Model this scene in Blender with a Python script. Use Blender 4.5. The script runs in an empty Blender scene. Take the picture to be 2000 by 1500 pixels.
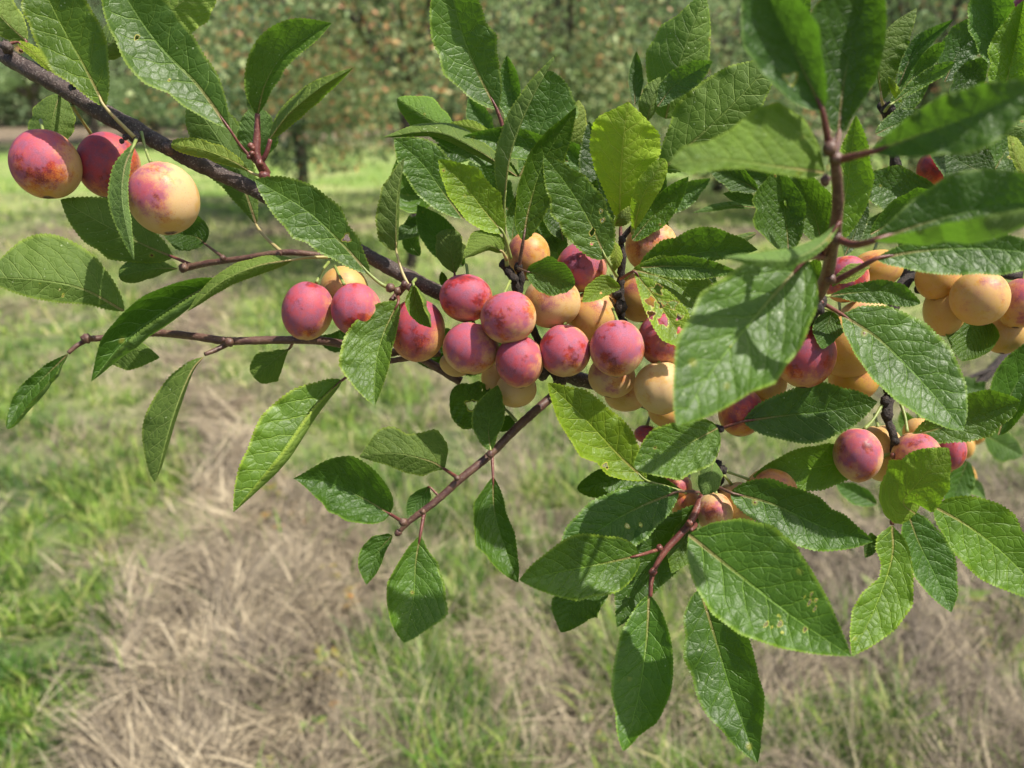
import bpy, math, random
import numpy as np
from mathutils import Vector, Matrix
R = math.radians
random.seed(7); rng = np.random.default_rng(7)

# ------------------------------------------------------------------ camera, world, sun, exposure
sc = bpy.context.scene
PITCH = R(21.8); CAMH = 1.5
FPX = 1428.0                                    # focal length in pixels of a 2000 px wide frame
cam_d = bpy.data.cameras.new("camera"); cam = bpy.data.objects.new("camera", cam_d)
sc.collection.objects.link(cam); sc.camera = cam
cam.location = (0, 0, CAMH); cam.rotation_euler = (math.pi/2 - PITCH, 0, 0)
cam_d.sensor_width = 36; cam_d.lens = FPX/2000*36
cam_d.clip_start = 0.02; cam_d.clip_end = 900
cam_d.dof.use_dof = True; cam_d.dof.focus_distance = 0.395; cam_d.dof.aperture_fstop = 6.8
SUN_EL, SUN_AZ = 60.0, 108.0                    # azimuth clockwise from +Y
sd = Vector((math.sin(R(SUN_AZ))*math.cos(R(SUN_EL)), math.cos(R(SUN_AZ))*math.cos(R(SUN_EL)), math.sin(R(SUN_EL))))
w = bpy.data.worlds.new("World"); sc.world = w; w.use_nodes = True
nt = w.node_tree; bg = nt.nodes["Background"]
sky = nt.nodes.new("ShaderNodeTexSky"); sky.sky_type = 'NISHITA'; sky.sun_disc = False
sky.sun_elevation = R(SUN_EL); sky.sun_rotation = R(SUN_AZ); sky.dust_density = 3.0; sky.air_density = 1.0
nt.links.new(sky.outputs[0], bg.inputs[0]); bg.inputs[1].default_value = 0.105
sl = bpy.data.lights.new("sun", 'SUN'); sl.energy = 4.8; sl.angle = R(0.6); sl.color = (1, .95, .86)
so = bpy.data.objects.new("sun", sl); sc.collection.objects.link(so)
so.rotation_euler = sd.to_track_quat('Z', 'Y').to_euler()
sc.view_settings.view_transform = 'Standard'; sc.view_settings.look = 'None'
sc.view_settings.exposure = 0.68; sc.view_settings.gamma = 1
sc.cycles.max_bounces = 8; sc.cycles.transparent_max_bounces = 12
sc.cycles.transmission_bounces = 5; sc.cycles.diffuse_bounces = 4; sc.cycles.glossy_bounces = 3

C0 = np.array([0, 0, CAMH]); FW = np.array([0, math.cos(PITCH), -math.sin(PITCH)])
UP = np.array([0, math.sin(PITCH), math.cos(PITCH)]); RT = np.array([1., 0, 0])
def P(x, y, d):
    """point seen at pixel (x, y) of the 2000x1500 photograph, d metres in front of the camera"""
    x = np.asarray(x, float); y = np.asarray(y, float); d = np.asarray(d, float)
    return C0 + d[..., None]*(FW + RT*((x-1000)/FPX)[..., None] + UP*((750-y)/FPX)[..., None])
def G(x, y):
    """ground point seen at pixel (x, y)"""
    r = FW + RT*((np.asarray(x, float)-1000)/FPX)[..., None] + UP*((750-np.asarray(y, float))/FPX)[..., None]
    return C0 - r*(CAMH/r[..., 2])[..., None]
def project(p):
    q = p - C0; d = q@FW
    return 1000 + FPX*(q@RT)/d, 750 - FPX*(q@UP)/d

# ------------------------------------------------------------------ helpers
def tag(o, label=None, cat=None, group=None, kind=None):
    if label: o['label'] = label
    if cat: o['category'] = cat
    if group: o['group'] = group
    if kind: o['kind'] = kind
    return o
def empty(name, loc):
    o = bpy.data.objects.new(name, None); sc.collection.objects.link(o); o.location = loc
    o.empty_display_size = .02; return o
def mesh_obj(name, V, F, mat, parent=None, smooth=True, attrs=None, uni=None):
    """V (n,3) world coordinates, F (m,k) int array or list"""
    V = np.asarray(V, np.float32)
    if parent is not None: V = V - np.array(parent.location if parent.parent is None else WORLD[parent.name], np.float32)
    me = bpy.data.meshes.new(name)
    if isinstance(F, np.ndarray):
        me.vertices.add(len(V)); me.vertices.foreach_set("co", V.ravel())
        m, k = F.shape
        me.loops.add(m*k); me.loops.foreach_set("vertex_index", F.ravel().astype(np.int32))
        me.polygons.add(m); me.polygons.foreach_set("loop_start", np.arange(0, m*k, k, dtype=np.int32))
        me.polygons.foreach_set("loop_total", np.full(m, k, np.int32)); me.update(calc_edges=True)
    else:
        me.from_pydata([tuple(v) for v in V], [], F)
    if smooth: me.polygons.foreach_set("use_smooth", np.ones(len(me.polygons), bool))
    for an, (typ, arr) in (attrs or {}).items():
        a = me.attributes.new(an, typ, 'POINT')
        a.data.foreach_set("vector" if typ == 'FLOAT_VECTOR' else "value", np.asarray(arr, np.float32).ravel())
    me.materials.append(mat)
    o = bpy.data.objects.new(name, me); sc.collection.objects.link(o)
    if parent is not None: o.parent = parent
    return o
WORLD = {}                                       # world origin of every mesh that parents sub-parts
def reg(o, parent):
    WORLD[o.name] = np.array(parent.location) if parent.name not in WORLD else WORLD[parent.name]; return o

def smooth_path(pts, n):
    pts = np.array(pts, float)
    if len(pts) == 2: 
        t = np.linspace(0, 1, n)[:, None]; return pts[0]*(1-t) + pts[1]*t
    e = np.vstack([2*pts[0]-pts[1], pts, 2*pts[-1]-pts[-2]]); out = []
    m = 24
    for i in range(1, len(e)-2):
        p0, p1, p2, p3 = e[i-1:i+3]
        for t in np.arange(m)/m:
            out.append(.5*((2*p1)+(-p0+p2)*t+(2*p0-5*p1+4*p2-p3)*t*t+(-p0+3*p1-3*p2+p3)*t**3))
    out.append(pts[-1]); out = np.array(out)
    L = np.r_[0, np.cumsum(np.linalg.norm(np.diff(out, axis=0), axis=1))]; L /= L[-1]
    s = np.linspace(0, 1, n)
    return np.stack([np.interp(s, L, out[:, k]) for k in range(out.shape[1])], 1)

def tube_geo(W, rad, nseg=10, rough=0.0, cap=True, off=0):
    """W world points (n,3), rad (n,) metres"""
    n = len(W); T = np.gradient(W, axis=0); T /= np.linalg.norm(T, axis=1)[:, None]
    ref = np.array([0, 0, 1.]) if abs(T[0][2]) < .9 else np.array([1., 0, 0])
    A = np.cross(T, ref); A /= np.linalg.norm(A, axis=1)[:, None]; B = np.cross(T, A)
    th = np.arange(nseg)/nseg*2*np.pi
    rr = rad[:, None]*(1 + rough*rng.normal(size=(n, nseg)))
    V = W[:, None] + rr[..., None]*(A[:, None]*np.cos(th)[None, :, None] + B[:, None]*np.sin(th)[None, :, None])
    V = V.reshape(-1, 3); i = np.arange(n-1)[:, None]*nseg; j = np.arange(nseg)[None]; j2 = (j+1) % nseg
    F = np.stack([i+j, i+j2, i+nseg+j2, i+nseg+j], -1).reshape(-1, 4)
    if cap:
        V = np.vstack([V, W[0], W[-1]]); c = n*nseg
        a = np.arange(nseg); b = (a+1) % nseg
        F = np.vstack([F, np.stack([b, a, np.full(nseg, c), np.full(nseg, c)], 1)[:, [0, 1, 2, 3]],
                       np.stack([a+(n-1)*nseg, b+(n-1)*nseg, np.full(nseg, c+1), np.full(nseg, c+1)], 1)])
    return V, F + off
def join(parts):
    Vs, Fs, o = [], [], 0
    for V, F in parts: Vs.append(V); Fs.append(F+o); o += len(V)
    return np.vstack(Vs), np.vstack(Fs)
def quads_clean(V, F):
    return V, [tuple(dict.fromkeys(f)) for f in F.tolist()]

def pix_tube(pts, rpx, n=None, nseg=10, rough=.04, bumps=0.0):
    """pts [(x,y,d)], rpx one radius or a list in photo pixels"""
    pts = np.array(pts, float)
    n = n or max(6, int(np.linalg.norm(np.diff(pts[:, :2], axis=0), axis=1).sum()/5))
    q = smooth_path(pts, n); W = P(q[:, 0], q[:, 1], q[:, 2])
    r = np.interp(np.linspace(0, 1, n), np.linspace(0, 1, len(np.atleast_1d(rpx))), np.atleast_1d(rpx)) if np.ndim(rpx) else np.full(n, rpx)
    r = r*q[:, 2]/FPX
    if bumps: r = r*(1 + bumps*np.convolve(rng.normal(size=n+4), np.ones(5)/5, 'valid')*1.5)
    return tube_geo(W, r, nseg, rough)
def blob(x, y, d, rpx, stretch=(1, 1, 1)):
    th, ph = np.meshgrid(np.linspace(0, np.pi, 7), np.arange(8)/8*2*np.pi, indexing='ij')
    r = rpx*d/FPX*(1 + .12*rng.normal(size=th.shape))
    v = np.stack([np.sin(th)*np.cos(ph)*stretch[0], np.sin(th)*np.sin(ph)*stretch[1], np.cos(th)*stretch[2]], -1)*r[..., None]
    V = v.reshape(-1, 3) + P(x, y, d)
    F = [[i*8+j, (i+1)*8+j, (i+1)*8+(j+1) % 8, i*8+(j+1) % 8] for i in range(6) for j in range(8)]
    return V, np.array(F)

# ------------------------------------------------------------------ node helper
class NT:
    def __init__(s, name):
        s.m = bpy.data.materials.new(name); s.m.use_nodes = True; s.t = s.m.node_tree; s.t.nodes.clear()
    def n(s, typ, ins=None, **kw):
        nd = s.t.nodes.new(typ)
        for k, v in kw.items(): setattr(nd, k, v)
        for k, v in (ins or {}).items(): s.set(nd.inputs[k], v)
        return nd
    def set(s, sock, v):
        if isinstance(v, bpy.types.NodeSocket): s.t.links.new(v, sock)
        elif isinstance(v, bpy.types.Node): s.t.links.new(v.outputs[0], sock)
        elif isinstance(v, (tuple, list)) and len(v) == 3 and sock.type == 'RGBA': sock.default_value = (*v, 1)
        else: sock.default_value = v
    def m_(s, op, a, b=0.0, c=None, clamp=False):
        nd = s.t.nodes.new('ShaderNodeMath'); nd.operation = op; nd.use_clamp = clamp
        s.set(nd.inputs[0], a); s.set(nd.inputs[1], b)
        if c is not None: s.set(nd.inputs[2], c)
        return nd.outputs[0]
    def ss(s, v, a, b, to0=0.0, to1=1.0):
        nd = s.n('ShaderNodeMapRange', {0: v, 1: a, 2: b, 3: to0, 4: to1}, interpolation_type='SMOOTHSTEP'); return nd.outputs[0]
    def mix(s, f, a, b, blend='MIX'):
        nd = s.t.nodes.new('ShaderNodeMix'); nd.data_type = 'RGBA'; nd.blend_type = blend; nd.clamp_factor = True
        s.set(nd.inputs[0], f); s.set(nd.inputs[6], a); s.set(nd.inputs[7], b); return nd.outputs[2]
    def noise(s, vec, scale, detail=3, rough=.5, dim='3D', w=None):
        ins = {'Scale': scale, 'Detail': detail, 'Roughness': rough}
        if vec is not None: ins['Vector'] = vec
        nd = s.n('ShaderNodeTexNoise', None, noise_dimensions=dim)
        for k, v in ins.items(): s.set(nd.inputs[k], v)
        if w is not None: s.set(nd.inputs['W'], w)
        return nd.outputs[0]
    def out(s, sh): o = s.n('ShaderNodeOutputMaterial'); s.t.links.new(sh, o.inputs[0]); return s.m
    def bsdf(s, **kw):
        nd = s.n('ShaderNodeBsdfPrincipled')
        for k, v in kw.items(): s.set(nd.inputs[k.replace('_', ' ')], v)
        return nd

# ------------------------------------------------------------------ materials
def leaf_material(name, holes=False):
    k = NT(name)
    lc = k.n('ShaderNodeAttribute', attribute_name='lc'); sp = k.n('ShaderNodeSeparateXYZ', {0: lc.outputs['Vector']})
    s, q, at = sp.outputs[0], sp.outputs[1], sp.outputs[2]
    oi = k.n('ShaderNodeObjectInfo'); rnd = oi.outputs['Random']
    co = k.n('ShaderNodeCombineXYZ', {0: s, 1: q, 2: k.m_('MULTIPLY', rnd, 37.0)}).outputs[0]
    aq = k.m_('ABSOLUTE', q)
    wob = k.noise(co, 6.0, 2)
    ph = k.m_('SUBTRACT', s, k.m_('MULTIPLY', aq, .78)); ph = k.m_('SUBTRACT', ph, k.m_('MULTIPLY', k.m_('MULTIPLY', aq, aq), 1.6))
    ph = k.m_('ADD', k.m_('MULTIPLY', ph, 7.5), k.m_('MULTIPLY', wob, .75))
    ph = k.m_('ADD', ph, k.m_('MULTIPLY', k.m_('GREATER_THAN', q, 0.0), .43))
    ph = k.m_('ADD', ph, k.m_('MULTIPLY', rnd, 3.0))
    fr = k.m_('FRACT', ph); dv = k.m_('MINIMUM', fr, k.m_('SUBTRACT', 1.0, fr))
    sec = k.ss(dv, .010, .052, 1, 0); sec = k.m_('MULTIPLY', sec, k.ss(at, .5, .96, 1, .15))
    mw = k.m_('MULTIPLY', k.m_('SUBTRACT', 1.25, s), .0080)
    mid = k.ss(k.m_('DIVIDE', aq, mw), .55, 1.25, 1, 0)
    pocket = k.ss(dv, 0.0, .5, 0, 1)
    vo = k.n('ShaderNodeTexVoronoi', {'Vector': co, 'Scale': 19.0}, feature='DISTANCE_TO_EDGE').outputs[0]
    ter = k.ss(vo, .0, .09, 1, 0)
    vo2 = k.n('ShaderNodeTexVoronoi', {'Vector': co, 'Scale': 62.0}, feature='DISTANCE_TO_EDGE').outputs[0]
    qua = k.ss(vo2, .0, .16, 1, 0)
    veins = k.m_('MAXIMUM', k.m_('MAXIMUM', mid, k.m_('MULTIPLY', sec, .9)), k.m_('MAXIMUM', k.m_('MULTIPLY', ter, .28), k.m_('MULTIPLY', qua, .22)))
    back = k.n('ShaderNodeNewGeometry').outputs['Backfacing']
    n1 = k.noise(co, 3.0, 4); n2 = k.noise(co, 24.0, 3)
    tint = oi.outputs['Color']; yel = oi.outputs['Alpha']
    up = k.mix(k.ss(n1, .3, .7), (.030, .060, .007), (.062, .112, .013)); up = k.mix(k.m_('MULTIPLY', n2, .35), up, (.024, .052, .009))
    up = k.mix(k.m_('MULTIPLY', veins, .85), up, (.16, .24, .055))
    un = k.mix(k.ss(n1, .3, .7), (.062, .098, .022), (.095, .140, .034))
    un = k.mix(k.m_('MULTIPLY', veins, .75), un, (.24, .30, .12))
    col = k.mix(back, up, un)
    edge = k.ss(at, .90, 1.0); col = k.mix(k.m_('MULTIPLY', edge, .45), col, (.30, .36, .07))
    ymask = k.m_('MULTIPLY', yel, k.ss(k.m_('ADD', k.m_('MULTIPLY', n1, .9), k.m_('MULTIPLY', at, .45)), .35, .85, .35, 1))
    col = k.mix(k.m_('MULTIPLY', ymask, .85), col, (.24, .38, .028)); col = k.mix(k.m_('MULTIPLY', k.m_('MULTIPLY', veins, yel), .6), col, (.42, .46, .16))
    col = k.mix(1.0, col, tint, 'MULTIPLY')
    col = k.mix(k.m_('MULTIPLY', k.m_('MULTIPLY', mid, k.ss(s, .0, .5, .55, 0.0)), 1.0), col, (.33, .15, .10))
    # rust spots with a yellow ring, pale pinprick flecks
    v3 = k.n('ShaderNodeTexVoronoi', {'Vector': co, 'Scale': 5.5}, feature='F1')
    pick = k.m_('GREATER_THAN', k.n('ShaderNodeSeparateColor', {0: v3.outputs['Color']}).outputs[0], .80)
    spd = k.m_('ADD', v3.outputs['Distance'], k.m_('MULTIPLY', n2, .10))
    ring = k.m_('MULTIPLY', pick, k.ss(spd, .11, .22, .8, 0)); spot = k.m_('MULTIPLY', pick, k.ss(spd, .085, .115, 1, 0))
    col = k.mix(k.m_('MULTIPLY', ring, .5), col, (.38, .34, .05)); col = k.mix(spot, col, (.11, .045, .02))
    v4 = k.n('ShaderNodeTexVoronoi', {'Vector': co, 'Scale': 38.0}, feature='F1')
    fl = k.m_('MULTIPLY', k.m_('GREATER_THAN', k.n('ShaderNodeSeparateColor', {0: v4.outputs['Color']}).outputs[1], .86), k.ss(v4.outputs['Distance'], .14, .26, 1, 0))
    fl = k.m_('MULTIPLY', fl, k.ss(k.noise(co, 2.2, 2), .50, .62)); col = k.mix(k.m_('MULTIPLY', fl, .55), col, (.52, .58, .34))
    if holes:
        h = k.n('ShaderNodeAttribute', attribute_name='hole').outputs['Fac']
        col = k.mix(k.ss(h, .28, .42), col, (.45, .46, .06)); col = k.mix(k.ss(h, .40, .47), col, (.20, .10, .06))
    # relief: sunken veins on the upper face, raised below
    hgt = k.m_('ADD', k.m_('ADD', k.m_('MULTIPLY', mid, 1.0), k.m_('MULTIPLY', sec, .8)), k.m_('ADD', k.m_('MULTIPLY', ter, .26), k.m_('MULTIPLY', qua, .08)))
    hgt = k.m_('SUBTRACT', hgt, k.m_('MULTIPLY', k.m_('POWER', pocket, .5), .55)); hgt = k.m_('SUBTRACT', hgt, k.m_('MULTIPLY', k.ss(vo, 0, .45), .30))
    sgn = k.m_('SUBTRACT', k.m_('MULTIPLY', back, 2.0), 1.0)
    bump = k.n('ShaderNodeBump', {'Strength': .8, 'Distance': .0006, 'Height': k.m_('MULTIPLY', hgt, sgn)})
    rough = k.m_('ADD', k.m_('MULTIPLY', back, .25), k.m_('ADD', .36, k.m_('MULTIPLY', n2, .16)))
    pb = k.bsdf(Base_Color=col, Roughness=rough, Normal=bump.outputs[0]); pb.inputs['Specular IOR Level'].default_value = .36
    tcol = k.mix(k.m_('MULTIPLY', veins, .55), (.19, .40, .025), (.09, .20, .018)); tcol = k.mix(yel, tcol, (.42, .66, .035)); 
    tcol = k.mix(1.0, tcol, k.mix(.6, tint, (1, 1, 1)), 'MULTIPLY'); tcol = k.mix(spot, tcol, (.05, .02, .01))
    tr = k.n('ShaderNodeBsdfTranslucent', {'Color': tcol, 'Normal': bump.outputs[0]})
    mx = k.n('ShaderNodeMixShader', {0: k.m_('ADD', .25, k.m_('MULTIPLY', yel, .2)), 1: pb.outputs[0], 2: tr.outputs[0]})
    sh = mx.outputs[0]
    if holes:
        tp = k.n('ShaderNodeBsdfTransparent')
        sh = k.n('ShaderNodeMixShader', {0: k.m_('GREATER_THAN', h, .5), 1: sh, 2: tp.outputs[0]}).outputs[0]
    return k.out(sh)
M_leaf = leaf_material('plum_leaf'); M_leafh = leaf_material('eaten_leaf', True)

def bark_material(name, c1, c2, c3, scale, bump_d, rough=.75):
    k = NT(name); tc = k.n('ShaderNodeNewGeometry').outputs['Position']
    n1 = k.noise(tc, scale, 5, .65); n2 = k.noise(tc, scale*5, 4, .6)
    col = k.mix(k.ss(n1, .35, .65), c1, c2); col = k.mix(k.ss(n2, .56, .72), col, c3)
    b = k.n('ShaderNodeBump', {'Strength': .9, 'Distance': bump_d, 'Height': k.m_('ADD', n1, k.m_('MULTIPLY', n2, .8))})
    return k.out(k.bsdf(Base_Color=col, Roughness=rough, Normal=b.outputs[0]).outputs[0])
M_bark = bark_material('bark', (.035, .022, .018), (.085, .055, .045), (.26, .22, .19), 180, .0012, .6)
M_spur = bark_material('spur_bark', (.014, .010, .008), (.04, .026, .02), (.11, .085, .065), 260, .0016, .8)
M_red = bark_material('red_twig', (.095, .022, .020), (.16, .050, .034), (.26, .15, .09), 150, .0003, .45)
M_brown = bark_material('brown_twig', (.070, .028, .024), (.13, .068, .042), (.22, .16, .10), 150, .0004, .5)
M_green = bark_material('green_stalk', (.16, .21, .045), (.24, .28, .07), (.30, .30, .12), 120, .0002, .5)
M_tan = bark_material('yellow_stalk', (.32, .27, .09), (.36, .30, .13), (.40, .20, .12), 90, .0002, .5)
M_trunk = bark_material('orchard_bark', (.045, .035, .028), (.10, .08, .06), (.20, .17, .14), 14, .02, .9)

def plum_material():
    k = NT('plum_skin')
    pn = k.n('ShaderNodeAttribute', attribute_name='pn').outputs['Vector']
    oi = k.n('ShaderNodeObjectInfo'); cc = k.n('ShaderNodeSeparateColor', {0: oi.outputs['Color']})
    bl, bm, pale = cc.outputs[0], cc.outputs[1], cc.outputs[2]; seed = oi.outputs['Alpha']
    off = k.n('ShaderNodeCombineXYZ', {0: k.m_('MULTIPLY', seed, 91.), 1: k.m_('MULTIPLY', seed, 57.), 2: k.m_('MULTIPLY', seed, 23.)}).outputs[0]
    v = k.n('ShaderNodeVectorMath', {0: pn, 1: off}, operation='ADD').outputs[0]
    n1 = k.noise(v, 1.15, 3, .5); n2 = k.noise(v, 3.2, 5, .62); n3 = k.noise(v, 26, 4, .7); n4 = k.noise(v, 7, 5, .6)
    dt = k.n('ShaderNodeVectorMath', {0: pn, 1: (-.22, .34, .86)}, operation='DOT_PRODUCT').outputs['Value']
    base = k.mix(k.ss(n1, .35, .65), (.50, .245, .018), (.53, .31, .045)); base = k.mix(k.m_('MULTIPLY', k.ss(n2, .42, .66), .30), base, (.50, .21, .14)); base = k.mix(k.m_('MULTIPLY', pale, .75), base, (.52, .35, .14))
    m = k.m_('ADD', k.m_('MULTIPLY', dt, .42), k.m_('MULTIPLY', k.m_('SUBTRACT', n1, .5), .9))
    m = k.m_('ADD', m, k.m_('ADD', k.m_('MULTIPLY', k.m_('SUBTRACT', n2, .5), .5), k.m_('MULTIPLY', k.m_('SUBTRACT', n3, .5), .35)))
    m = k.m_('ADD', m, k.m_('SUBTRACT', k.m_('MULTIPLY', bl, 1.0), .5))
    bm1 = k.ss(m, .05, .40)
    bm0 = k.ss(m, -.10, .22); col = k.mix(k.m_('MULTIPLY', bm0, k.m_('ADD', .25, k.m_('MULTIPLY', bl, .7))), base, (.52, .115, .028)); bm2 = k.ss(k.m_('ADD', m, k.m_('MULTIPLY', k.m_('SUBTRACT', n3, .5), .7)), .0, .48); col = k.mix(k.m_('MULTIPLY', bm2, .92), col, k.mix(k.ss(n2, .38, .62), (.32, .010, .016), (.13, .009, .026)))
    # wax bloom, rubbed off in sharp patches
    n5 = k.noise(v, 1.25, 2, .4); rub = k.ss(k.m_('ADD', n5, k.m_('MULTIPLY', k.m_('SUBTRACT', n4, .5), .60)), .51, .67, 1, .06); rub = k.m_('MULTIPLY', rub, k.ss(n2, .22, .62, .78, 1))
    bf = k.m_('MULTIPLY', k.m_('MULTIPLY', bm, rub), k.m_('ADD', .86, k.m_('MULTIPLY', k.m_('SUBTRACT', n3, .5), 1.9)))
    bcol = k.mix(bm1, (.54, .37, .20), (.42, .100, .150)); bcol = k.mix(k.m_('MULTIPLY', k.m_('MULTIPLY', bm1, k.ss(n2, .42, .66)), .6), bcol, (.27, .115, .20))
    col = k.mix(bf, col, bcol)
    vo = k.n('ShaderNodeTexVoronoi', {'Vector': v, 'Scale': 19.0}, feature='F1')
    sp = k.m_('MULTIPLY', k.ss(vo.outputs['Distance'], .10, .20, 1, 0), k.m_('GREATER_THAN', k.n('ShaderNodeSeparateColor', {0: vo.outputs['Color']}).outputs[0], .45))
    sp = k.m_('MULTIPLY', sp, k.ss(n1, .30, .5)); col = k.mix(k.m_('MULTIPLY', sp, .8), col, (.36, .06, .03))
    sep_ = k.n('ShaderNodeSeparateXYZ', {0: pn}); col = k.mix(k.ss(sep_.outputs[1], -.975, -.992, 0, 1), col, (.10, .05, .03)); scar = k.ss(k.noise(v, 5.0, 6, .75), .69, .73); col = k.mix(k.m_('MULTIPLY', scar, .7), col, (.36, .13, .025))
    bump = k.n('ShaderNodeBump', {'Strength': .3, 'Distance': .0003, 'Height': n3})
    ro = k.m_('ADD', .33, k.m_('MULTIPLY', bf, .45))
    pb = k.bsdf(Base_Color=col, Roughness=ro, Normal=bump.outputs[0])
    pb.inputs['Subsurface Weight'].default_value = .22; pb.inputs['Subsurface Radius'].default_value = (1, .45, .2)
    pb.inputs['Subsurface Scale'].default_value = .004; pb.inputs['Specular IOR Level'].default_value = .30
    return k.out(pb.outputs[0])
M_plum = plum_material()

# ------------------------------------------------------------------ leaves
def leaf(parent, mid, wl, wr, d0, d1, p=.48, under=False, fold=16, cl=12, cr=12, bow=.004, tint=(1, 1, 1), yel=0.0,
         eb=.70, et=.88, pet=None, petm=None, petr=3.0, rip=.05, holes=None, tooth=1.0, foldl=None, foldr=None, seed=None):
    """mid: midrib pixels base->tip; wl/wr: half widths in pixels to the left and right of somebody walking to the
    tip, or lists [(s, width)]; d0/d1 depth of base and tip; fold/cl/cr in degrees (edges rise and curl)"""
    r = np.random.default_rng(seed if seed is not None else int(abs(mid[0][0]*13+mid[-1][1]*7+d0*999)))
    if cl == 12: cl = r.uniform(-18, 48)
    if cr == 12: cr = r.uniform(-18, 48)
    mid = np.array(mid, float); Lpx = np.linalg.norm(np.diff(mid, axis=0), axis=1).sum()
    nteeth = max(10, int(Lpx/7.5)); per = 4 if Lpx > 70 else 3
    n = nteeth*per + 1; s = np.linspace(0, 1, n)
    m = smooth_path(mid, n); T = np.gradient(m, axis=0); T /= np.linalg.norm(T, axis=1)[:, None]
    ks = np.ones(9)/9; T = np.stack([np.convolve(np.pad(T[:, i], 4, 'edge'), ks, 'valid') for i in (0, 1)], 1)
    N = np.stack([T[:, 1], -T[:, 0]], 1)
    kk = math.log(.5)/math.log(p); e = eb*(1-s) + et*s
    f = np.maximum(np.sin(np.pi*np.clip(s, 1e-6, 1)**kk), 0)**e
    ntn = np.interp(s*12, np.arange(14), r.normal(size=14))
    d = d0 + (d1-d0)*s + bow*4*s*(1-s)*(1 if not under else -1)
    tt = np.array([0, .06, .18, .34, .52, .70, .84, .95, 1.0])
    sg = -1.0 if under else 1.0
    cols, qs, ats, ss_, hs = [], [], [], [], []
    frac = (s*nteeth) % 1.0
    for side, wdt, curl, fo in ((-1, wr, cr, foldr if foldr is not None else fold), (1, wl, cl, foldl if foldl is not None else fold)):
        if isinstance(wdt, (list, tuple)):
            a = np.array(wdt, float); prof = np.interp(s, a[:, 0], a[:, 1]); prof = np.convolve(np.pad(prof, 3, 'edge'), np.ones(7)/7, 'valid'); prof[0] = prof[-1] = 0
        else: prof = f*wdt*(1 + .07*np.interp(s*9, np.arange(11), r.normal(size=11)))
        fine = np.linspace(0, 1, 41); phi = np.radians(fo + curl*fine)
        cx = np.r_[0, np.cumsum((np.cos(phi[1:])+np.cos(phi[:-1]))/2)]/40; cz = np.r_[0, np.cumsum((np.sin(phi[1:])+np.sin(phi[:-1]))/2)]/40
        sc_ = 1/max(.25, cx.max()); wreal = prof*sc_
        for _b in range(r.integers(0, 3)):
            b0, bw, bd = r.uniform(.25, .85), r.uniform(.012, .05), r.uniform(.05, .22)
            prof = prof*(1 - bd*np.exp(-((s-b0)/bw)**2))
        amp = tooth*min(3.0, max(1.1, Lpx*.012))
        th = amp*np.sin(np.pi*frac**1.3)*np.clip(prof/(amp*5), 0, 1)
        phs = r.uniform(0, 6.3); fr_ = r.uniform(2.2, 4.2)
        order = tt[::-1][:-1] if side < 0 else tt
        for t in order:
            ox = np.interp(t, fine, cx)*wreal; oz = np.interp(t, fine, cz)*wreal
            if t == 1.0:
                ox = ox + th*np.cos(phi[-1]); oz = oz + th*np.sin(phi[-1])
            ripple = rip*prof*(t**2)*(np.sin(2*np.pi*fr_*s + phs) + .5*np.sin(2*np.pi*fr_*2.3*s + phs*2) + .4*ntn)
            puck = .006*prof*np.sin(np.pi*t)*np.sin(2*np.pi*(s*7.5 - .6*t))
            k_ = d/FPX
            xy = m + N*(side*ox)[:, None]
            dz = -(sg*(oz + puck) + ripple)*k_
            cols.append(P(xy[:, 0], xy[:, 1], d + dz)); qs.append(side*t*wreal/Lpx); ats.append(np.full(n, t)); ss_.append(s)
            if holes:
                h = np.zeros(n)
                for (hs_, ht, hr) in holes:
                    dd = np.hypot((s-hs_)*Lpx, side*t*wreal - ht*np.maximum(prof, 1))
                    ang = np.arctan2((s-hs_)*Lpx, side*t*wreal - ht*prof)
                    h = np.maximum(h, 1 - dd/(2*hr*(1+.25*np.sin(3*ang+hr)+.18*np.sin(5*ang))))
                hs.append(np.clip(h, 0, 1))
    V = np.stack(cols, 1); nc = V.shape[1]; V = V.reshape(-1, 3)
    A = np.stack([np.stack(ss_, 1), np.stack(qs, 1), np.stack(ats, 1)], -1).reshape(-1, 3)
    i = np.arange(n-1)[:, None]*nc; j = np.arange(nc-1)[None]
    F = np.stack([i+j, i+j+1, i+nc+j+1, i+nc+j], -1).reshape(-1, 4)
    if not under: F = F[:, ::-1]
    at = {'lc': ('FLOAT_VECTOR', A)}
    if holes: at['hole'] = ('FLOAT', np.stack(hs, 1).reshape(-1))
    o = mesh_obj('leaf', V, np.ascontiguousarray(F), M_leafh if holes else M_leaf, parent, attrs=at)
    j_ = r.normal(0, .06); o.color = (tint[0]*(1+j_), tint[1]*(1+j_*.5), tint[2]*.72, yel)
    if pet:                                       # leaf stalk: a sub-part
        reg(o, parent)
        pts = [(x, y, z) for x, y, z in pet] + [(mid[0][0], mid[0][1], d0), (m[min(n-1, n//10)][0], m[min(n-1, n//10)][1], d[min(n-1, n//10)]+.0006)]
        V, F = pix_tube(pts, [petr*1.15, petr, petr*.85, petr*.5], nseg=8, rough=.02)
        mesh_obj('leaf_stalk', *quads_clean(V, F), petm or M_red, o)
    return o

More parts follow.
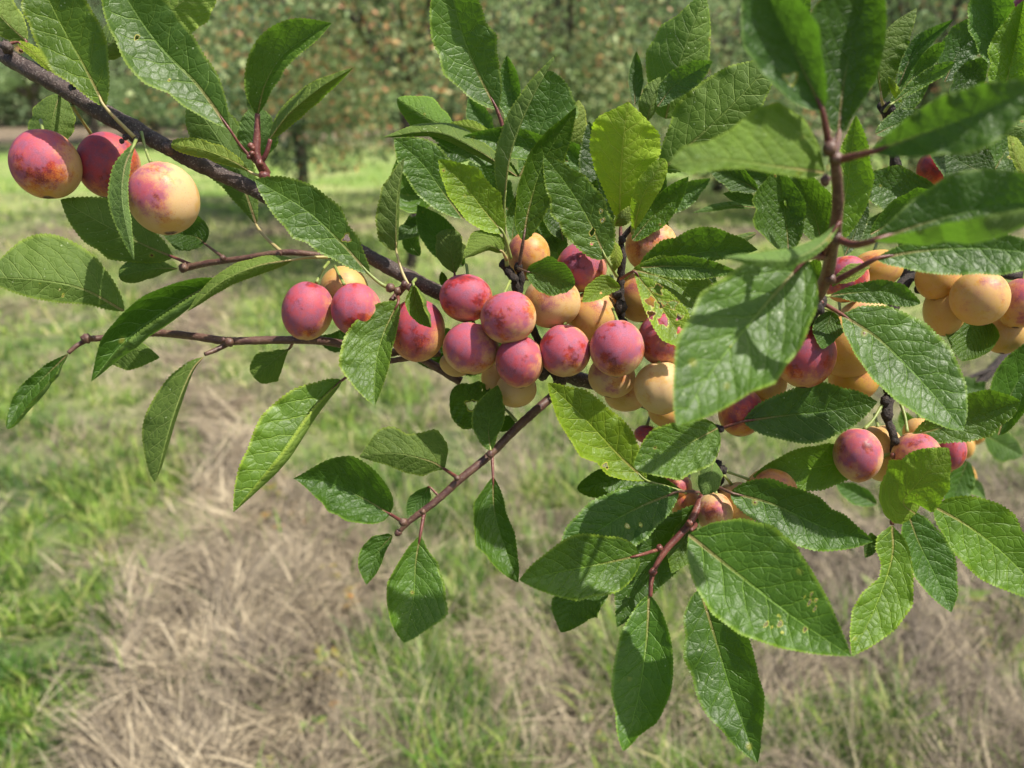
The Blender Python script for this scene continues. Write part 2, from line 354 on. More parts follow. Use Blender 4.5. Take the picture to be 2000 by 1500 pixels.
# ------------------------------------------------------------------ plums
USED = set()
def plum(x, y, rx, ry, d, blush, bloom, pale, label, stalk=None, rot=0):
    cpos = P(x, y, d + 0.0); root = empty('plum', cpos)
    tag(root, label, 'plum', 'plums hanging along the branches')
    assert label not in USED, label
    USED.add(label)
    nu, nv = 40, 28
    th, ph = np.meshgrid(np.linspace(0, np.pi, nv+1), np.arange(nu)/nu*2*np.pi, indexing='ij')
    X = np.sin(th)*np.cos(ph); Z = np.sin(th)*np.sin(ph); Y = np.cos(th)          # Y: stalk axis
    rr = 1 - .10*np.exp(-(th/.22)**2) - .035*np.exp(-((((ph-1.1-x*.37) % 6.283)-.6)/.14)**2)*np.sin(th) + .012*np.sin(2*ph+x) + .01*np.cos(3*th+y)
    Pn = np.stack([X, Y, Z], -1)
    rx = rx/math.sqrt(1+((x-1000)/FPX)**2); ry = ry/math.sqrt(1+((y-750)/FPX)**2)
    a = R(rot); ca, sa = math.cos(a), math.sin(a)
    k_ = d/FPX; rz = (rx+ry)/2
    L = np.stack([X*rx*rr, Y*ry*rr, Z*rz*rr], -1)*k_
    L = np.stack([L[..., 0]*ca - L[..., 1]*sa, L[..., 0]*sa + L[..., 1]*ca, L[..., 2]], -1)
    # tip the stalk end a little to the camera side or away
    V = cpos + L[..., 0:1]*RT + L[..., 1:2]*UP - L[..., 2:3]*FW
    F = [[i*nu+j, i*nu+(j+1) % nu, (i+1)*nu+(j+1) % nu, (i+1)*nu+j] for i in range(nv) for j in range(nu)]
    F = [tuple(dict.fromkeys(f)) for f in F]
    body = mesh_obj('fruit', V.reshape(-1, 3), np.array(F)[:, ::-1].copy(), M_plum, root, attrs={'pn': ('FLOAT_VECTOR', Pn.reshape(-1, 3))})
    body.color = (blush, bloom, pale, random.random())
    if stalk is None:
        top = (x - sa*ry*.9, y - ca*ry*.9); stalk = [(top[0] + random.uniform(-12, 12), top[1] - 26, d+.012)]
        end = [(top[0], top[1], d)]
    else:
        end = [(stalk[-1][0], stalk[-1][1], d)]; stalk = [(q[0], q[1], d + .004 if len(q) < 3 else q[2]) for q in stalk[:-1]]
    V, F = pix_tube(stalk + end, [3.4, 2.6, 3.6], nseg=8, rough=.02)
    mesh_obj('stalk', *quads_clean(V, F), M_green, root)
    return root

# ================================================================== THE SETTING
def vnoise(x, y, sc_, seed=0):
    """smooth value noise 0..1, vectorised"""
    x = np.asarray(x)*sc_; y = np.asarray(y)*sc_
    xi = np.floor(x).astype(int); yi = np.floor(y).astype(int); fx = x-xi; fy = y-yi
    fx = fx*fx*(3-2*fx); fy = fy*fy*(3-2*fy)
    def h(a, b):
        n = (a*374761393 + b*668265263 + seed*1442695) & 0x7fffffff
        n = ((n ^ (n >> 13))*1274126177) & 0x7fffffff
        return (n & 0xffff)/65535.
    return (h(xi, yi)*(1-fx)+h(xi+1, yi)*fx)*(1-fy) + (h(xi, yi+1)*(1-fx)+h(xi+1, yi+1)*fx)*fy
# the mown strip of hay runs from the lower centre up to the left; its outline on the ground
_hl = np.array([(1560, 210), (1400, 280), (1250, 240), (1180, 215), (1110, 290), (1040, 380), (960, 390), (880, 370), (780, 345), (680, 340), (560, 350), (480, 330), (400, 320)])
_hr = np.array([(1560, 780), (1400, 740), (1250, 720), (1120, 690), (1040, 640), (960, 600), (880, 500), (780, 440), (680, 430), (560, 420), (480, 410), (400, 400)])
def dryness(px, py, X, Y):
    """0 green sward, 1 dry hay - a map of the meadow floor"""
    o = np.argsort(_hl[:, 0])
    l = np.interp(py, _hl[o, 0], _hl[o, 1]); r = np.interp(py, _hr[np.argsort(_hr[:, 0]), 0], _hr[np.argsort(_hr[:, 0]), 1])
    nz = (vnoise(X, Y, 5, 3)-.5)*130 + (vnoise(X, Y, 14, 4)-.5)*80
    e = np.minimum(px-l, r-px) + nz
    hay = np.clip(e/45+.5, 0, 1)*np.clip((py-420)/150, .2, 1)*np.clip(1.25-1.6*np.clip(vnoise(X, Y, 3.2, 77)-.45, 0, 1)*np.clip((900-py)/150, .25, 1), 0, 1)
    left = np.clip((vnoise(X, Y, 2.3, 9)-.48)*2.2, 0, .30)
    right = np.clip((px-1330)/220, 0, 1)*np.clip((py-860)/120, 0, 1)*np.clip(.74 - 2.4*np.clip(vnoise(X, Y, 4.5, 6)-.48, 0, 1), 0, 1)
    mid = np.clip((px-880)/80, 0, 1)*np.clip((1320-px)/100, 0, 1)*np.clip((py-800)/80, 0, 1)*np.clip((1250-py)/80, 0, 1)*.35
    m = np.maximum(np.maximum(hay, left), np.maximum(right, mid))
    patch = np.clip((vnoise(X, Y, 1.7, 15)*.6 + vnoise(X, Y, 5, 16)*.4-.50)*4.5, 0, .5)*np.clip((980-py)/150, 0, 1)
    m = np.maximum(m, patch)
    far = np.clip((400-py)/60, 0, 1)*.75; farband = np.clip((292-py)/14, 0, 1) + np.clip(1-abs(py-455)/30, 0, 1)*np.clip((vnoise(X, Y, .8, 5)-.3)*3, 0, 1)*.6
    return np.clip(m*(1-far) + farband, 0, 1)
def ground_h(X, Y, dry):
    return dry*(.07*vnoise(X, Y, 6, 21) + .03*vnoise(X, Y, 15, 23)) + .03*vnoise(X, Y, 2.2, 22) - .03

# ground: one sheet to the horizon, fine near the camera
ys = np.r_[np.linspace(-6, .8, 8), np.linspace(.9, 7, 260), np.linspace(7.1, 16, 120), np.geomspace(16.5, 700, 60)]
xs = np.r_[-np.geomspace(700, 9, 30), np.linspace(-8, 8, 330), np.geomspace(9, 700, 30)]
XX, YY = np.meshgrid(xs, ys); Vg = np.stack([XX, YY, 0*XX], -1).reshape(-1, 3)
front = Vg[:, 1] > .7; px, py = project(np.where(front[:, None], Vg, np.array([[0, 1., 0]])))
dry = np.where(front, dryness(px, py, Vg[:, 0], Vg[:, 1]), .5)
hill = np.clip((Vg[:, 1]-60)/200, 0, 1)**1.3*55
Vg[:, 2] = ground_h(Vg[:, 0], Vg[:, 1], dry) + hill
nx = len(xs); i = np.arange(len(ys)-1)[:, None]*nx; j = np.arange(nx-1)[None]
Fg = np.stack([i+j, i+j+1, i+nx+j+1, i+nx+j], -1).reshape(-1, 4)
k = NT('meadow_soil'); pos = k.n('ShaderNodeNewGeometry').outputs['Position']
at = k.n('ShaderNodeAttribute', attribute_name='dry').outputs['Fac']
n1 = k.noise(pos, 9, 6, .7); n2 = k.noise(pos, 60, 5, .7); n0 = k.noise(pos, .9, 4, .6)
gr = k.mix(k.ss(n1, .35, .65), (.035, .065, .016), (.10, .145, .035)); gr = k.mix(k.ss(k.n('ShaderNodeSeparateXYZ', {0: pos}).outputs[1], 3.5, 9), gr, k.mix(k.ss(n1, .35, .65), (.075, .155, .018), (.20, .31, .045))); gr = k.mix(k.m_('MULTIPLY', k.ss(n0, .42, .62), .55), gr, (.34, .34, .14)); gr = k.mix(k.m_('MULTIPLY', k.ss(n2, .5, .75), .5), gr, (.34, .36, .13))
dr = k.mix(k.ss(n1, .3, .7), (.07, .052, .036), (.26, .20, .125)); dr = k.mix(k.m_('MULTIPLY', k.ss(n2, .55, .8), .6), dr, (.12, .09, .06))
bp = k.n('ShaderNodeBump', {'Strength': .8, 'Distance': .01, 'Height': n2})
M_ground = k.out(k.bsdf(Base_Color=k.mix(at, gr, dr), Roughness=.95, Normal=bp.outputs[0]).outputs[0])
tag(mesh_obj('ground', Vg, Fg, M_ground, attrs={'dry': ('FLOAT', dry)}), kind='structure')

def blade_material(name, ramp, transl=.3, rough=.55):
    k = NT(name); r_ = k.n('ShaderNodeAttribute', attribute_name='rnd').outputs['Fac']
    rp = k.n('ShaderNodeValToRGB', {0: r_}); el = rp.color_ramp.elements
    for i_, (p_, c_) in enumerate(ramp):
        e_ = el[i_] if i_ < 2 else el.new(p_)
        e_.position = p_; e_.color = (*c_, 1)
    pb = k.bsdf(Base_Color=rp.outputs[0], Roughness=rough)
    tr = k.n('ShaderNodeBsdfTranslucent', {'Color': rp.outputs[0]})
    return k.out(k.n('ShaderNodeMixShader', {0: transl, 1: pb.outputs[0], 2: tr.outputs[0]}).outputs[0])
M_grass = blade_material('grass_blade', [(0, (.022, .065, .010)), (1, (.52, .47, .20)), (.35, (.080, .185, .018)), (.65, (.20, .33, .035)), (.85, (.36, .45, .085))])
M_straw = blade_material('straw', [(0, (.065, .050, .036)), (1, (.66, .56, .38)), (.4, (.20, .160, .108)), (.75, (.41, .335, .215))], .12, .7)

def blades(name, base, length, width, lean, azim, bendv, rnd, mat, flat=False):
    """base (n,3); one bent ribbon of three quads per blade"""
    n = len(base); dirh = np.stack([np.cos(azim), np.sin(azim), 0*azim], 1)
    side = np.stack([-np.sin(azim), np.cos(azim), 0*azim], 1)
    wq = rng.uniform(-1, 1, n); side = side*np.cos(wq)[:, None] + dirh*np.sin(wq)[:, None]*.7
    pts = []; p = base.copy(); ang = lean.copy()
    seg = 3
    for q in range(seg+1):
        pts.append(p.copy())
        st = length/seg; p = p + dirh*(np.sin(ang)*st)[:, None] + np.array([0, 0, 1.])*(np.cos(ang)*st)[:, None]; ang = ang + bendv
    ws = [1, .85, .55, .08]
    V = np.stack([np.stack([pts[q]-side*(width*ws[q]/2)[:, None], pts[q]+side*(width*ws[q]/2)[:, None]], 1) for q in range(seg+1)], 1).reshape(-1, 3)
    b = np.arange(n)[:, None]*8; F = np.stack([b+0, b+1, b+3, b+2, b+2, b+3, b+5, b+4, b+4, b+5, b+7, b+6], -1).reshape(-1, 4)
    o = mesh_obj(name, V, F, mat, attrs={'rnd': ('FLOAT', np.repeat(np.clip(rnd, 0, 1), 8))}); return o
def scatter(n, y0, y1, x0=-150, x1=2150):
    px = rng.uniform(x0, x1, n); py = y0 + (y1-y0)*rng.uniform(0, 1, n)**.8
    g = G(px, py); return px, py, g
# upright green grass, tussocky
px, py, g = scatter(210000, 312, 1640)
dd = g[:, 1]; D = dryness(px, py, g[:, 0], g[:, 1]); tus = vnoise(g[:, 0], g[:, 1], 6, 31)*.6 + vnoise(g[:, 0], g[:, 1], 17, 32)*.4
keep = rng.uniform(0, 1, len(px)) < np.clip(1.08 - D*1.18, .06, 1)*np.clip(tus*4.2-1.5, .06, 1)
g = g[keep]; px, py, D, tus, dd = px[keep], py[keep], D[keep], tus[keep], dd[keep]
n = len(g); tall = np.clip((px-680)/100, 0, 1)*np.clip((1420-px)/150, 0, 1)*np.clip((py-560)/90, 0, 1)*.8
L = (.03 + .17*tus**1.6*rng.uniform(.3, 1, n) + .09*tall*rng.uniform(.2, 1, n))*np.clip(dd/4, 1, 1.4)*np.clip(1.15-dd/40, .4, 1)
big = rng.uniform(0, 1, n) < .16; L = L*np.where(big, 1.35, 1); wd = rng.uniform(.0028, .0070, n)*np.clip(dd/3, 1, 5)*np.where(big, 1.5, 1)
g[:, 2] = ground_h(g[:, 0], g[:, 1], D) - .01 + np.clip((g[:, 1]-60)/200, 0, 1)**1.3*55
hue = .34*vnoise(g[:, 0], g[:, 1], 3, 41) + .40*vnoise(g[:, 0], g[:, 1], 9, 42) + .04 + rng.normal(0, .17, n) + .30*np.clip((dd-2.5)/4, 0, 1) 
hue = hue + np.where(big, .14, -.04)
hue = np.where(rng.uniform(0, 1, n) < .13, rng.uniform(.8, 1, n), hue)
tag(blades('grass', g, L, wd, rng.uniform(.05, .75, n), rng.uniform(0, 6.28, n), rng.uniform(.05, .55, n), hue, M_grass),
    'green grass growing in tussocks over the orchard floor', 'grass', kind='stuff')
# matted straw of the mown strip
px, py, g = scatter(170000, 380, 1640)
D = dryness(px, py, g[:, 0], g[:, 1]); keep = rng.uniform(0, 1, len(px)) < np.clip(D*1.2-.10, .06, 1)
g = g[keep]; px, py, D = px[keep], py[keep], D[keep]; n = len(g); dd = g[:, 1]
g[:, 2] = ground_h(g[:, 0], g[:, 1], D) + rng.uniform(-.012, .035, n)*D + .004
flow = vnoise(g[:, 0], g[:, 1], 2.6, 51)*9 + rng.normal(0, .8, n)
tag(blades('dry_grass', g, rng.uniform(.05, .24, n), rng.uniform(.0014, .0050, n)*np.clip(dd/2.5, 1, 4), rng.uniform(.85, 1.62, n), flow, rng.uniform(-.12, .45, n),
           .12 + (.42*vnoise(g[:, 0], g[:, 1], 8, 52) - .06) + .42*(vnoise(g[:, 0], g[:, 1], 30, 53)) + rng.normal(0, .26, n) - .20*np.clip((px-1300)/200, 0, 1), M_straw),
    'pale matted hay left on the mown strip', 'dry grass', kind='stuff')
# standing dry stems, lower right
px, py, g = scatter(5200, 900, 1640, 600, 2150); D = dryness(px, py, g[:, 0], g[:, 1]); n = len(g); g[:, 2] = 0
tag(blades('dry_stems', g, rng.uniform(.12, .38, n), rng.uniform(.0014, .0024, n), rng.uniform(.1, 1.3, n), rng.uniform(0, 6.28, n), rng.uniform(0, .25, n), rng.uniform(.35, 1, n), M_straw),
    'thin dry stems standing up out of the lower right grass', 'dry stems', kind='stuff')
# low yellowing weeds in the hay
M_weed = blade_material('weed_leaf', [(0, (.09, .18, .03)), (1, (.50, .22, .06)), (.4, (.20, .29, .05)), (.75, (.46, .36, .07))])
def weed(px_, py_, nl, size, hue, label):
    c = G(px_, py_); o_ = empty('weed_plant', c); tag(o_, label, 'weed', 'low weeds rooted in the hay')
    Vs, Fs, rn = [], [], []
    for q in range(nl):
        a = random.uniform(0, 6.28); rr = size*random.uniform(.15, 1); ctr = c + np.array([math.cos(a)*rr, math.sin(a)*rr, .02+.05*random.random()])
        for lobe in (-.9, -.45, 0, .45, .9):
            b = a + lobe; u = np.array([math.cos(b), math.sin(b), random.uniform(-.2, .5)]); v = np.array([-math.sin(b), math.cos(b), 0])
            ln = size*.50*random.uniform(.7, 1.1); k0 = len(Vs)
            Vs += [ctr, ctr+u*ln*.5+v*ln*.24, ctr+u*ln, ctr+u*ln*.5-v*ln*.24]; Fs.append([k0, k0+1, k0+2, k0+3]); rn += [min(1, max(0, hue+random.gauss(0, .18)))]*4
    mesh_obj('foliage', np.array(Vs), np.array(Fs), M_weed, o_, attrs={'rnd': ('FLOAT', rn)})
for a in [(1290/2+0, 1325, 14, .06, .55, 'yellow green weed with lobed leaves low in the hay, below the dangling leaf'),
          (560, 1285, 9, .05, .8, 'small yellow weed in the middle of the hay strip'),
          (600, 1490, 12, .07, .3, 'green weed at the bottom edge of the hay strip'),
          (700, 1455, 10, .05, .5, 'yellowish weed near the bottom edge, right of the hay'),
          (560, 1030, 9, .07, .8, 'yellow weed at the far end of the bare hay'),
          (940, 1490, 10, .05, .25, 'bright green weed at the bottom edge under the grass tuft'),
          (1880, 1290, 12, .07, .7, 'yellow flowered weed at the right edge in dry grass'),
          (1800, 1210, 22, .16, .45, 'yellow green low weed patch below the right hand leaves'),
          (390, 1370, 7, .04, .15, 'little green weed on the left side of the hay'),
          (520, 1310, 8, .05, .75, 'orange tinged weed left of the yellow green one in the hay'),
          (740, 1400, 9, .06, .5, 'yellow green weed right of the hay strip below the dangling leaf'),
          (640, 1420, 7, .05, .9, 'orange withered weed low in the hay'),
          (450, 1395, 7, .05, .2, 'little dark green weed among the pale straw'),
          (530, 990, 8, .08, .7, 'yellow spotted weed beyond the tip of the long glossy leaf'),
          (690, 1190, 7, .05, .8, 'ochre weed behind the small dark drooping leaf'),
          (1150, 1470, 9, .05, .3, 'green weed at the bottom edge left of the long hanging leaf'),
          (650, 1150, 6, .04, .6, 'small yellowish weed beside the hay mound')]:
    weed(*a)

# ------------------------------------------------------------------ background trees
M_crown = blade_material('tree_foliage', [(0, (.045, .075, .035)), (1, (.72, .40, .24)), (.35, (.14, .22, .09)), (.66, (.28, .40, .15)), (.86, (.52, .58, .28)), (.93, (.62, .28, .10))], .4, .6)
M_dark = blade_material('dark_foliage', [(0, (.08, .12, .06)), (1, (.50, .60, .30)), (.5, (.22, .32, .14))], .4, .7)
def cards(c, size, rnd_, up_bias=.3):
    """leaf-shaped folded cards at centres c (n,3)"""
    n = len(c); u = rng.normal(size=(n, 3)); u /= np.linalg.norm(u, axis=1)[:, None]
    v = np.cross(u, rng.normal(size=(n, 3))); v /= np.linalg.norm(v, axis=1)[:, None]; wv = np.cross(u, v)
    s = size[:, None]
    V = np.stack([c-u*s*.5, c+v*s*.24+wv*s*.05, c+u*s*.5, c-v*s*.24+wv*s*.05], 1).reshape(-1, 3)
    F = (np.arange(n)[:, None]*4 + np.arange(4)[None]); return V, F, np.repeat(np.clip(rnd_, 0, 1), 4)
def make_tree(name, base, height, spread, nleaf, leafsz, label, hue=(.35, .18), trunk_r=.05, trunk_h=.3, mat=None, orange=.0, droop=.2, cat='tree', group=None, limbs=9, clump=1.0, low=.25):
    base = np.array(base, float); root = empty(name, base); tag(root, label, cat, group)
    parts = []; tips = []
    tp = base + np.array([random.uniform(-.1, .1)*height*.2, 0, height*trunk_h])
    q = smooth_path([base, base*.5+tp*.5+np.array([.02*height, 0, 0]), tp], 10); parts.append(tube_geo(q, np.linspace(trunk_r*1.25, trunk_r, 10), 9, .05))
    for i in range(limbs):
        a = i/limbs*6.28 + random.uniform(-.3, .3); el = random.uniform(.25, 1.35)
        l = random.uniform(.7, 1.05); e = tp + np.array([math.cos(a)*math.cos(el)*spread*l, math.sin(a)*math.cos(el)*spread*l, math.sin(el)*height*(1-trunk_h)*l])
        mid_ = tp*.5+e*.5 + np.array([0, 0, height*.06]) + rng.normal(size=3)*spread*.06
        q = smooth_path([tp, mid_, e], 12); parts.append(tube_geo(q, np.linspace(trunk_r*.62, trunk_r*.10, 12), 6, .06))
        for t_ in rng.uniform(.3, 1, 7):
            b = q[int(t_*11)]; dr_ = rng.normal(size=3); dr_[2] = abs(dr_[2])*.5 - droop; dr_ /= np.linalg.norm(dr_)
            e2 = b + dr_*spread*random.uniform(.25, .5); q2 = smooth_path([b, (b+e2)/2+np.array([0, 0, .03*height]), e2 - np.array([0, 0, droop*.3*spread])], 8)
            parts.append(tube_geo(q2, np.linspace(trunk_r*.18, trunk_r*.04, 8), 5, .05)); tips.append(q2)
    V, F = join(parts); mesh_obj('trunk', *quads_clean(V, F), M_trunk, root)
    tips = np.array(tips); nt_ = len(tips)
    ti = rng.integers(0, nt_, nleaf); tj = rng.integers(1, 8, nleaf)
    c = tips[ti, tj] + rng.normal(size=(nleaf, 3))*spread*.062*clump*np.array([1, 1, .9])
    z = c[:, 2]-base[2]; z5, z95 = np.percentile(z, [2, 98]); z = np.clip((z-z5)/(z95-z5), 0, 1.1)**1.35
    lo = low + .10*(vnoise(c[:, 0], c[:, 1], 1.6, 61)-.3); c[:, 2] = base[2] + height*(lo + (1.02-lo)*np.clip(z, -.04, 1.1))
    clh = rng.normal(0, .16, nt_)[ti]
    r_ = hue[0] + clh + rng.normal(0, hue[1], nleaf)*.8
    r_ = r_ + .5*(vnoise(c[:, 0]+c[:, 1]*.7, c[:, 2], 1.1, 81)-.5) + .06
    r_ = np.where(rng.uniform(0, 1, nleaf) < orange*(1+clh*4), rng.uniform(.88, 1, nleaf), np.minimum(r_, .84))
    V, F, rr = cards(c, leafsz*rng.uniform(.6, 1.3, nleaf), r_)
    mesh_obj('crown', V, F, mat or M_crown, root, smooth=False, attrs={'rnd': ('FLOAT', rr)})
    return root
def gp(x, y): 
    return G(x, y)
def gd(x, dist):                                   # ground point dist metres away in the column of pixel x
    xx = (x-1000)/FPX*dist*math.cos(PITCH); return np.array([xx*1.0, dist, np.clip((dist-60)/200, 0, 1)**1.3*55])
make_tree('plum_tree', gd(785, 6.6), 4.2, 2.3, 16000, .06, 'nearest background tree with orange tinted drooping twigs and thin brown trunk', (.46, .22), .04, .36, orange=.16, droop=.35, limbs=11, low=.33, group='orchard trees in the background')
make_tree('plum_tree', gd(560, 9.5), 4.6, 2.9, 26000, .07, 'orange flecked tree left of the nearest tree, behind the upright leafy shoot', (.36, .2), .06, .30, orange=.12, droop=.3, limbs=11, low=.14, group='orchard trees in the background')
make_tree('plum_tree', gd(1130, 10.5), 5.0, 3.3, 30000, .07, 'grey green tree behind the central leaves with orange fruit specks', (.44, .2), .07, .26, orange=.07, droop=.3, limbs=12, low=.12, group='orchard trees in the background')
make_tree('orchard_tree', gd(1420, 12), 5.0, 3.4, 22000, .08, 'olive green tree behind the blurred near leaves', (.40, .16), .07, .25, orange=.02, group='orchard trees in the background', low=.1)
make_tree('orchard_tree', gd(1790, 9), 4.6, 2.9, 22000, .07, 'brownish tree seen through the upper right leaves', (.40, .22), .06, .25, orange=.10, group='orchard trees in the background', low=.1)
make_tree('orchard_tree', gd(55, 21), 4.4, 2.5, 6500, .12, 'small dark round tree on a short trunk at the left edge of the meadow', (.30, .12), .11, .30, mat=M_dark, group='orchard trees in the background', low=.34)
make_tree('orchard_tree', gd(165, 24), 5.2, 3.0, 7000, .13, 'dark leaning tree beside the small round tree, above the second plum', (.34, .12), .12, .25, mat=M_dark, group='orchard trees in the background', low=.26)
make_tree('orchard_tree', gd(285, 22), 4.8, 2.9, 8000, .12, 'grey green bushy tree behind the gap under the striped leaf', (.45, .2), .10, .2, mat=M_dark, group='orchard trees in the background', low=.15)
make_tree('orchard_tree', gd(400, 27), 7.5, 4.2, 9000, .14, 'tall mid green tree rising behind the upper left leaves', (.42, .15), .12, .22, group='orchard trees in the background', orange=.02, low=.12)
hz = [(-120, 34, 9), (70, 36, 10), (250, 38, 11), (430, 35, 9), (640, 33, 10), (830, 36, 11), (1030, 34, 10), (1230, 37, 11), (1440, 34, 9), (1640, 36, 11), (1850, 35, 10), (2080, 34, 10)]
wl_ = ['far dark tree beyond the left edge of the meadow', 'far dark tree behind the small round tree', 'far dark tree behind the striped leaf', 'far dark tree behind the tall mid green one',
       'far dark tree left of the nearest trunk', 'far dark tree straight behind the nearest trunk', 'far dark tree above the tall folded leaf', 'far dark tree above the bright backlit leaf',
       'far dark tree behind the blurred hanging leaf', 'far dark tree behind the upright near shoot', 'far dark tree behind the blue green folded leaf', 'far dark tree beyond the right edge']
for (x_, d_, h_), lb in zip(hz, wl_):
    make_tree('woodland_tree', gd(x_, d_), h_, h_*.55, 14000, .26, lb, (.38, .22), .18, .12, mat=M_dark, group='dark trees closing the view', low=.0, clump=1.7, limbs=12)
# wooded slope behind everything
nw = 26000; xw = rng.uniform(-110, 110, nw); yw = rng.uniform(46, 120, nw)
zw = rng.uniform(0, 1, nw)**.7*(13 + 5*vnoise(xw, yw, .12, 3)) + np.clip((yw-60)/200, 0, 1)**1.3*55
V, F, rr = cards(np.stack([xw, yw, zw], 1), rng.uniform(.7, 1.7, nw), .28+.5*vnoise(xw, zw, .35, 7)+rng.normal(0, .12, nw))
tag(mesh_obj('far_wood', V, F, M_dark, smooth=False, attrs={'rnd': ('FLOAT', rr)}), 'dark wood closing off the far side of the meadow', 'wood', kind='stuff')
# wooden stake in the meadow
def stake(x_, y_, h_, r_, lab):
    b = G(x_, y_); o_ = empty('wooden_stake', b); tag(o_, lab, 'stake')
    q = smooth_path([b-np.array([0, 0, .05]), b+np.array([-.03, 0, h_*.5]), b+np.array([-.09, 0, h_])], 12)
    V, F = tube_geo(q, np.linspace(r_, r_*.85, 12), 8, .05); mesh_obj('post', *quads_clean(V, F), M_trunk, o_)
    q2 = np.array([b+np.array([-.09, 0, h_]), b+np.array([-.093, 0, h_+r_*.8])]); V, F = tube_geo(q2, np.array([r_*.85, r_*.3]), 8, .03); mesh_obj('pointed_top', *quads_clean(V, F), M_trunk, o_)
stake(590, 362, 1.0, .04, 'thin grey wooden stake leaning in the green meadow')

# ================================================================== THE BRANCHES
A = tag(empty('plum_branch', P(870, 575, .41)), 'long dark bough sloping from the upper left down behind the central plums, with leafy twigs', 'branch', 'fruiting plum branches')
N_ = tag(empty('plum_branch', P(1590, 600, .36)), 'upright brown shoot close to the lens, carrying big blurred leaves at the upper right', 'branch', 'fruiting plum branches')
D_ = tag(empty('plum_branch', P(1740, 780, .42)), 'knobbly dark twig hanging behind the right hand plums, leafy up to the top right corner', 'branch', 'fruiting plum branches')
B_ = tag(empty('plum_branch', P(1900, 740, .75)), 'out of focus branch farther back at the right edge, low down', 'branch', 'fruiting plum branches')

def wood(parent, name, segs, mat, blobs=()):
    V, F = join([pix_tube(*s_[:2], **(s_[2] if len(s_) > 2 else {})) for s_ in segs] + [blob(*b) for b in blobs])
    return mesh_obj(name, *quads_clean(V, F), mat, parent)
wood(A, 'bough', [
    ([(-70, 50, .41), (10, 108, .405), (70, 142, .40), (140, 182, .40), (205, 222, .40), (280, 262, .40), (350, 300, .40), (430, 340, .402), (500, 372, .404), (600, 430, .41), (720, 500, .412), (800, 543, .412), (880, 582, .42), (950, 615, .425), (1040, 690, .43), (1105, 733, .43), (1220, 765, .435), (1330, 835, .43), (1395, 910, .42)],
     [18, 17, 17, 18, 17, 15, 15, 14.5, 14.5, 14, 15, 15, 14, 13, 13, 14, 12, 11, 11], dict(nseg=20, rough=.025, bumps=.06))],
    M_bark, [(262, 268, .39, 12, (1, 1, 1)), (245, 268, .385, 6, (1, 1, 1)), (238, 276, .385, 5, (1, 1, 1)), (145, 160, .395, 8, (1, 1, 1)), (330, 290, .39, 14, (1, 1, 1)), (12, 92, .395, 12, (1, 1, 1)), (1060, 730, .425, 14, (1, 1, 1)), (1095, 740, .425, 15, (1, 1, 1))])
wood(A, 'spur', [([(1088, 740, .425), (1030, 620, .42), (1012, 575, .415), (1003, 545, .41), (985, 518, .41)], [10, 9, 8, 9, 8], dict(bumps=.2)),
                 ([(1012, 575, .415), (1018, 545, .412), (1012, 520, .41)], [7, 8, 5], dict(bumps=.2))], M_spur,
     [(985, 515, .408, 10), (1012, 522, .408, 9), (1003, 545, .408, 10)])
wood(A, 'spur', [([(1190, 770, .43), (1208, 660, .42), (1212, 600, .41), (1212, 545, .405), (1215, 505, .40), (1213, 470, .398)], [12, 11, 10, 9, 7, 6], dict(bumps=.22)),
                 ([(1213, 470, .398), (1228, 450, .395), (1243, 435, .393)], [6, 5, 5])], M_spur,
     [(1212, 600, .40, 14), (1215, 468, .395, 8), (1243, 434, .392, 7), (1205, 575, .40, 11), (1212, 630, .405, 13)])
wood(A, 'spur', [([(1395, 905, .42), (1398, 930, .415), (1385, 965, .41)], [14, 15, 10], dict(bumps=.25))], M_spur, [(1400, 925, .405, 15), (1412, 918, .405, 9), (1385, 960, .405, 12)])
wood(A, 'twig', [([(520, 340, .40), (508, 320, .395), (500, 300, .393), (502, 270, .392), (503, 222, .39)], [10, 9.5, 8, 6, 5]),
                 ([(508, 320, .395), (520, 300, .393), (528, 272, .392)], [5, 4.5, 4])], M_red,
     [(490, 285, .388, 6), (492, 300, .388, 6), (507, 318, .388, 7), (516, 345, .39, 11), (494, 290, .388, 5), (486, 306, .388, 5)])
wood(A, 'twig', [([(775, 575, .405), (790, 560, .40), (802, 562, .395)], [7, 7, 5]), ([(775, 575, .40), (764, 587, .395)], [6, 5])], M_brown,
     [(762, 562, .39, 9), (776, 568, .39, 7), (801, 561, .392, 8), (790, 556, .395, 8)])
wood(A, 'twig', [([(700, 505, .415), (620, 498, .41), (555, 493, .408), (470, 505, .41), (400, 515, .415), (355, 525, .418)], [6, 6, 6, 5.5, 6, 7])], M_brown, [(358, 523, .41, 9), (545, 497, .403, 6), (436, 504, .405, 6)])
wood(A, 'twig', [([(900, 745, .43), (800, 690, .425), (740, 690, .42), (640, 667, .415), (540, 664, .413), (445, 666, .41), (380, 657, .41), (300, 650, .412), (235, 658, .41), (168, 662, .405)], [9, 8, 8, 8, 8, 8, 8, 7.5, 7, 6], dict(bumps=.03)),
                 ([(450, 668, .41), (425, 682, .405), (400, 692, .40)], [6, 5, 4]), ([(170, 664, .404), (150, 675, .40), (133, 690, .398)], [5, 4.5, 4]),
                 ([(860, 690, .425), (780, 702, .42), (740, 710, .418)], [6, 6, 5])], M_brown,
     [(168, 661, .40, 9), (447, 668, .405, 10), (436, 664, .40, 5)])
wood(A, 'twig', [([(1090, 765, .425), (1060, 790, .42), (1010, 835, .412), (955, 890, .405), (900, 935, .40), (850, 980, .397), (800, 1018, .395), (775, 1045, .395)], [9, 9, 8.5, 8, 8, 7.5, 7, 4])], M_brown,
     [(958, 887, .398, 8), (893, 934, .395, 6), (826, 1000, .39, 6), (788, 1020, .388, 8), (778, 1040, .39, 7)])
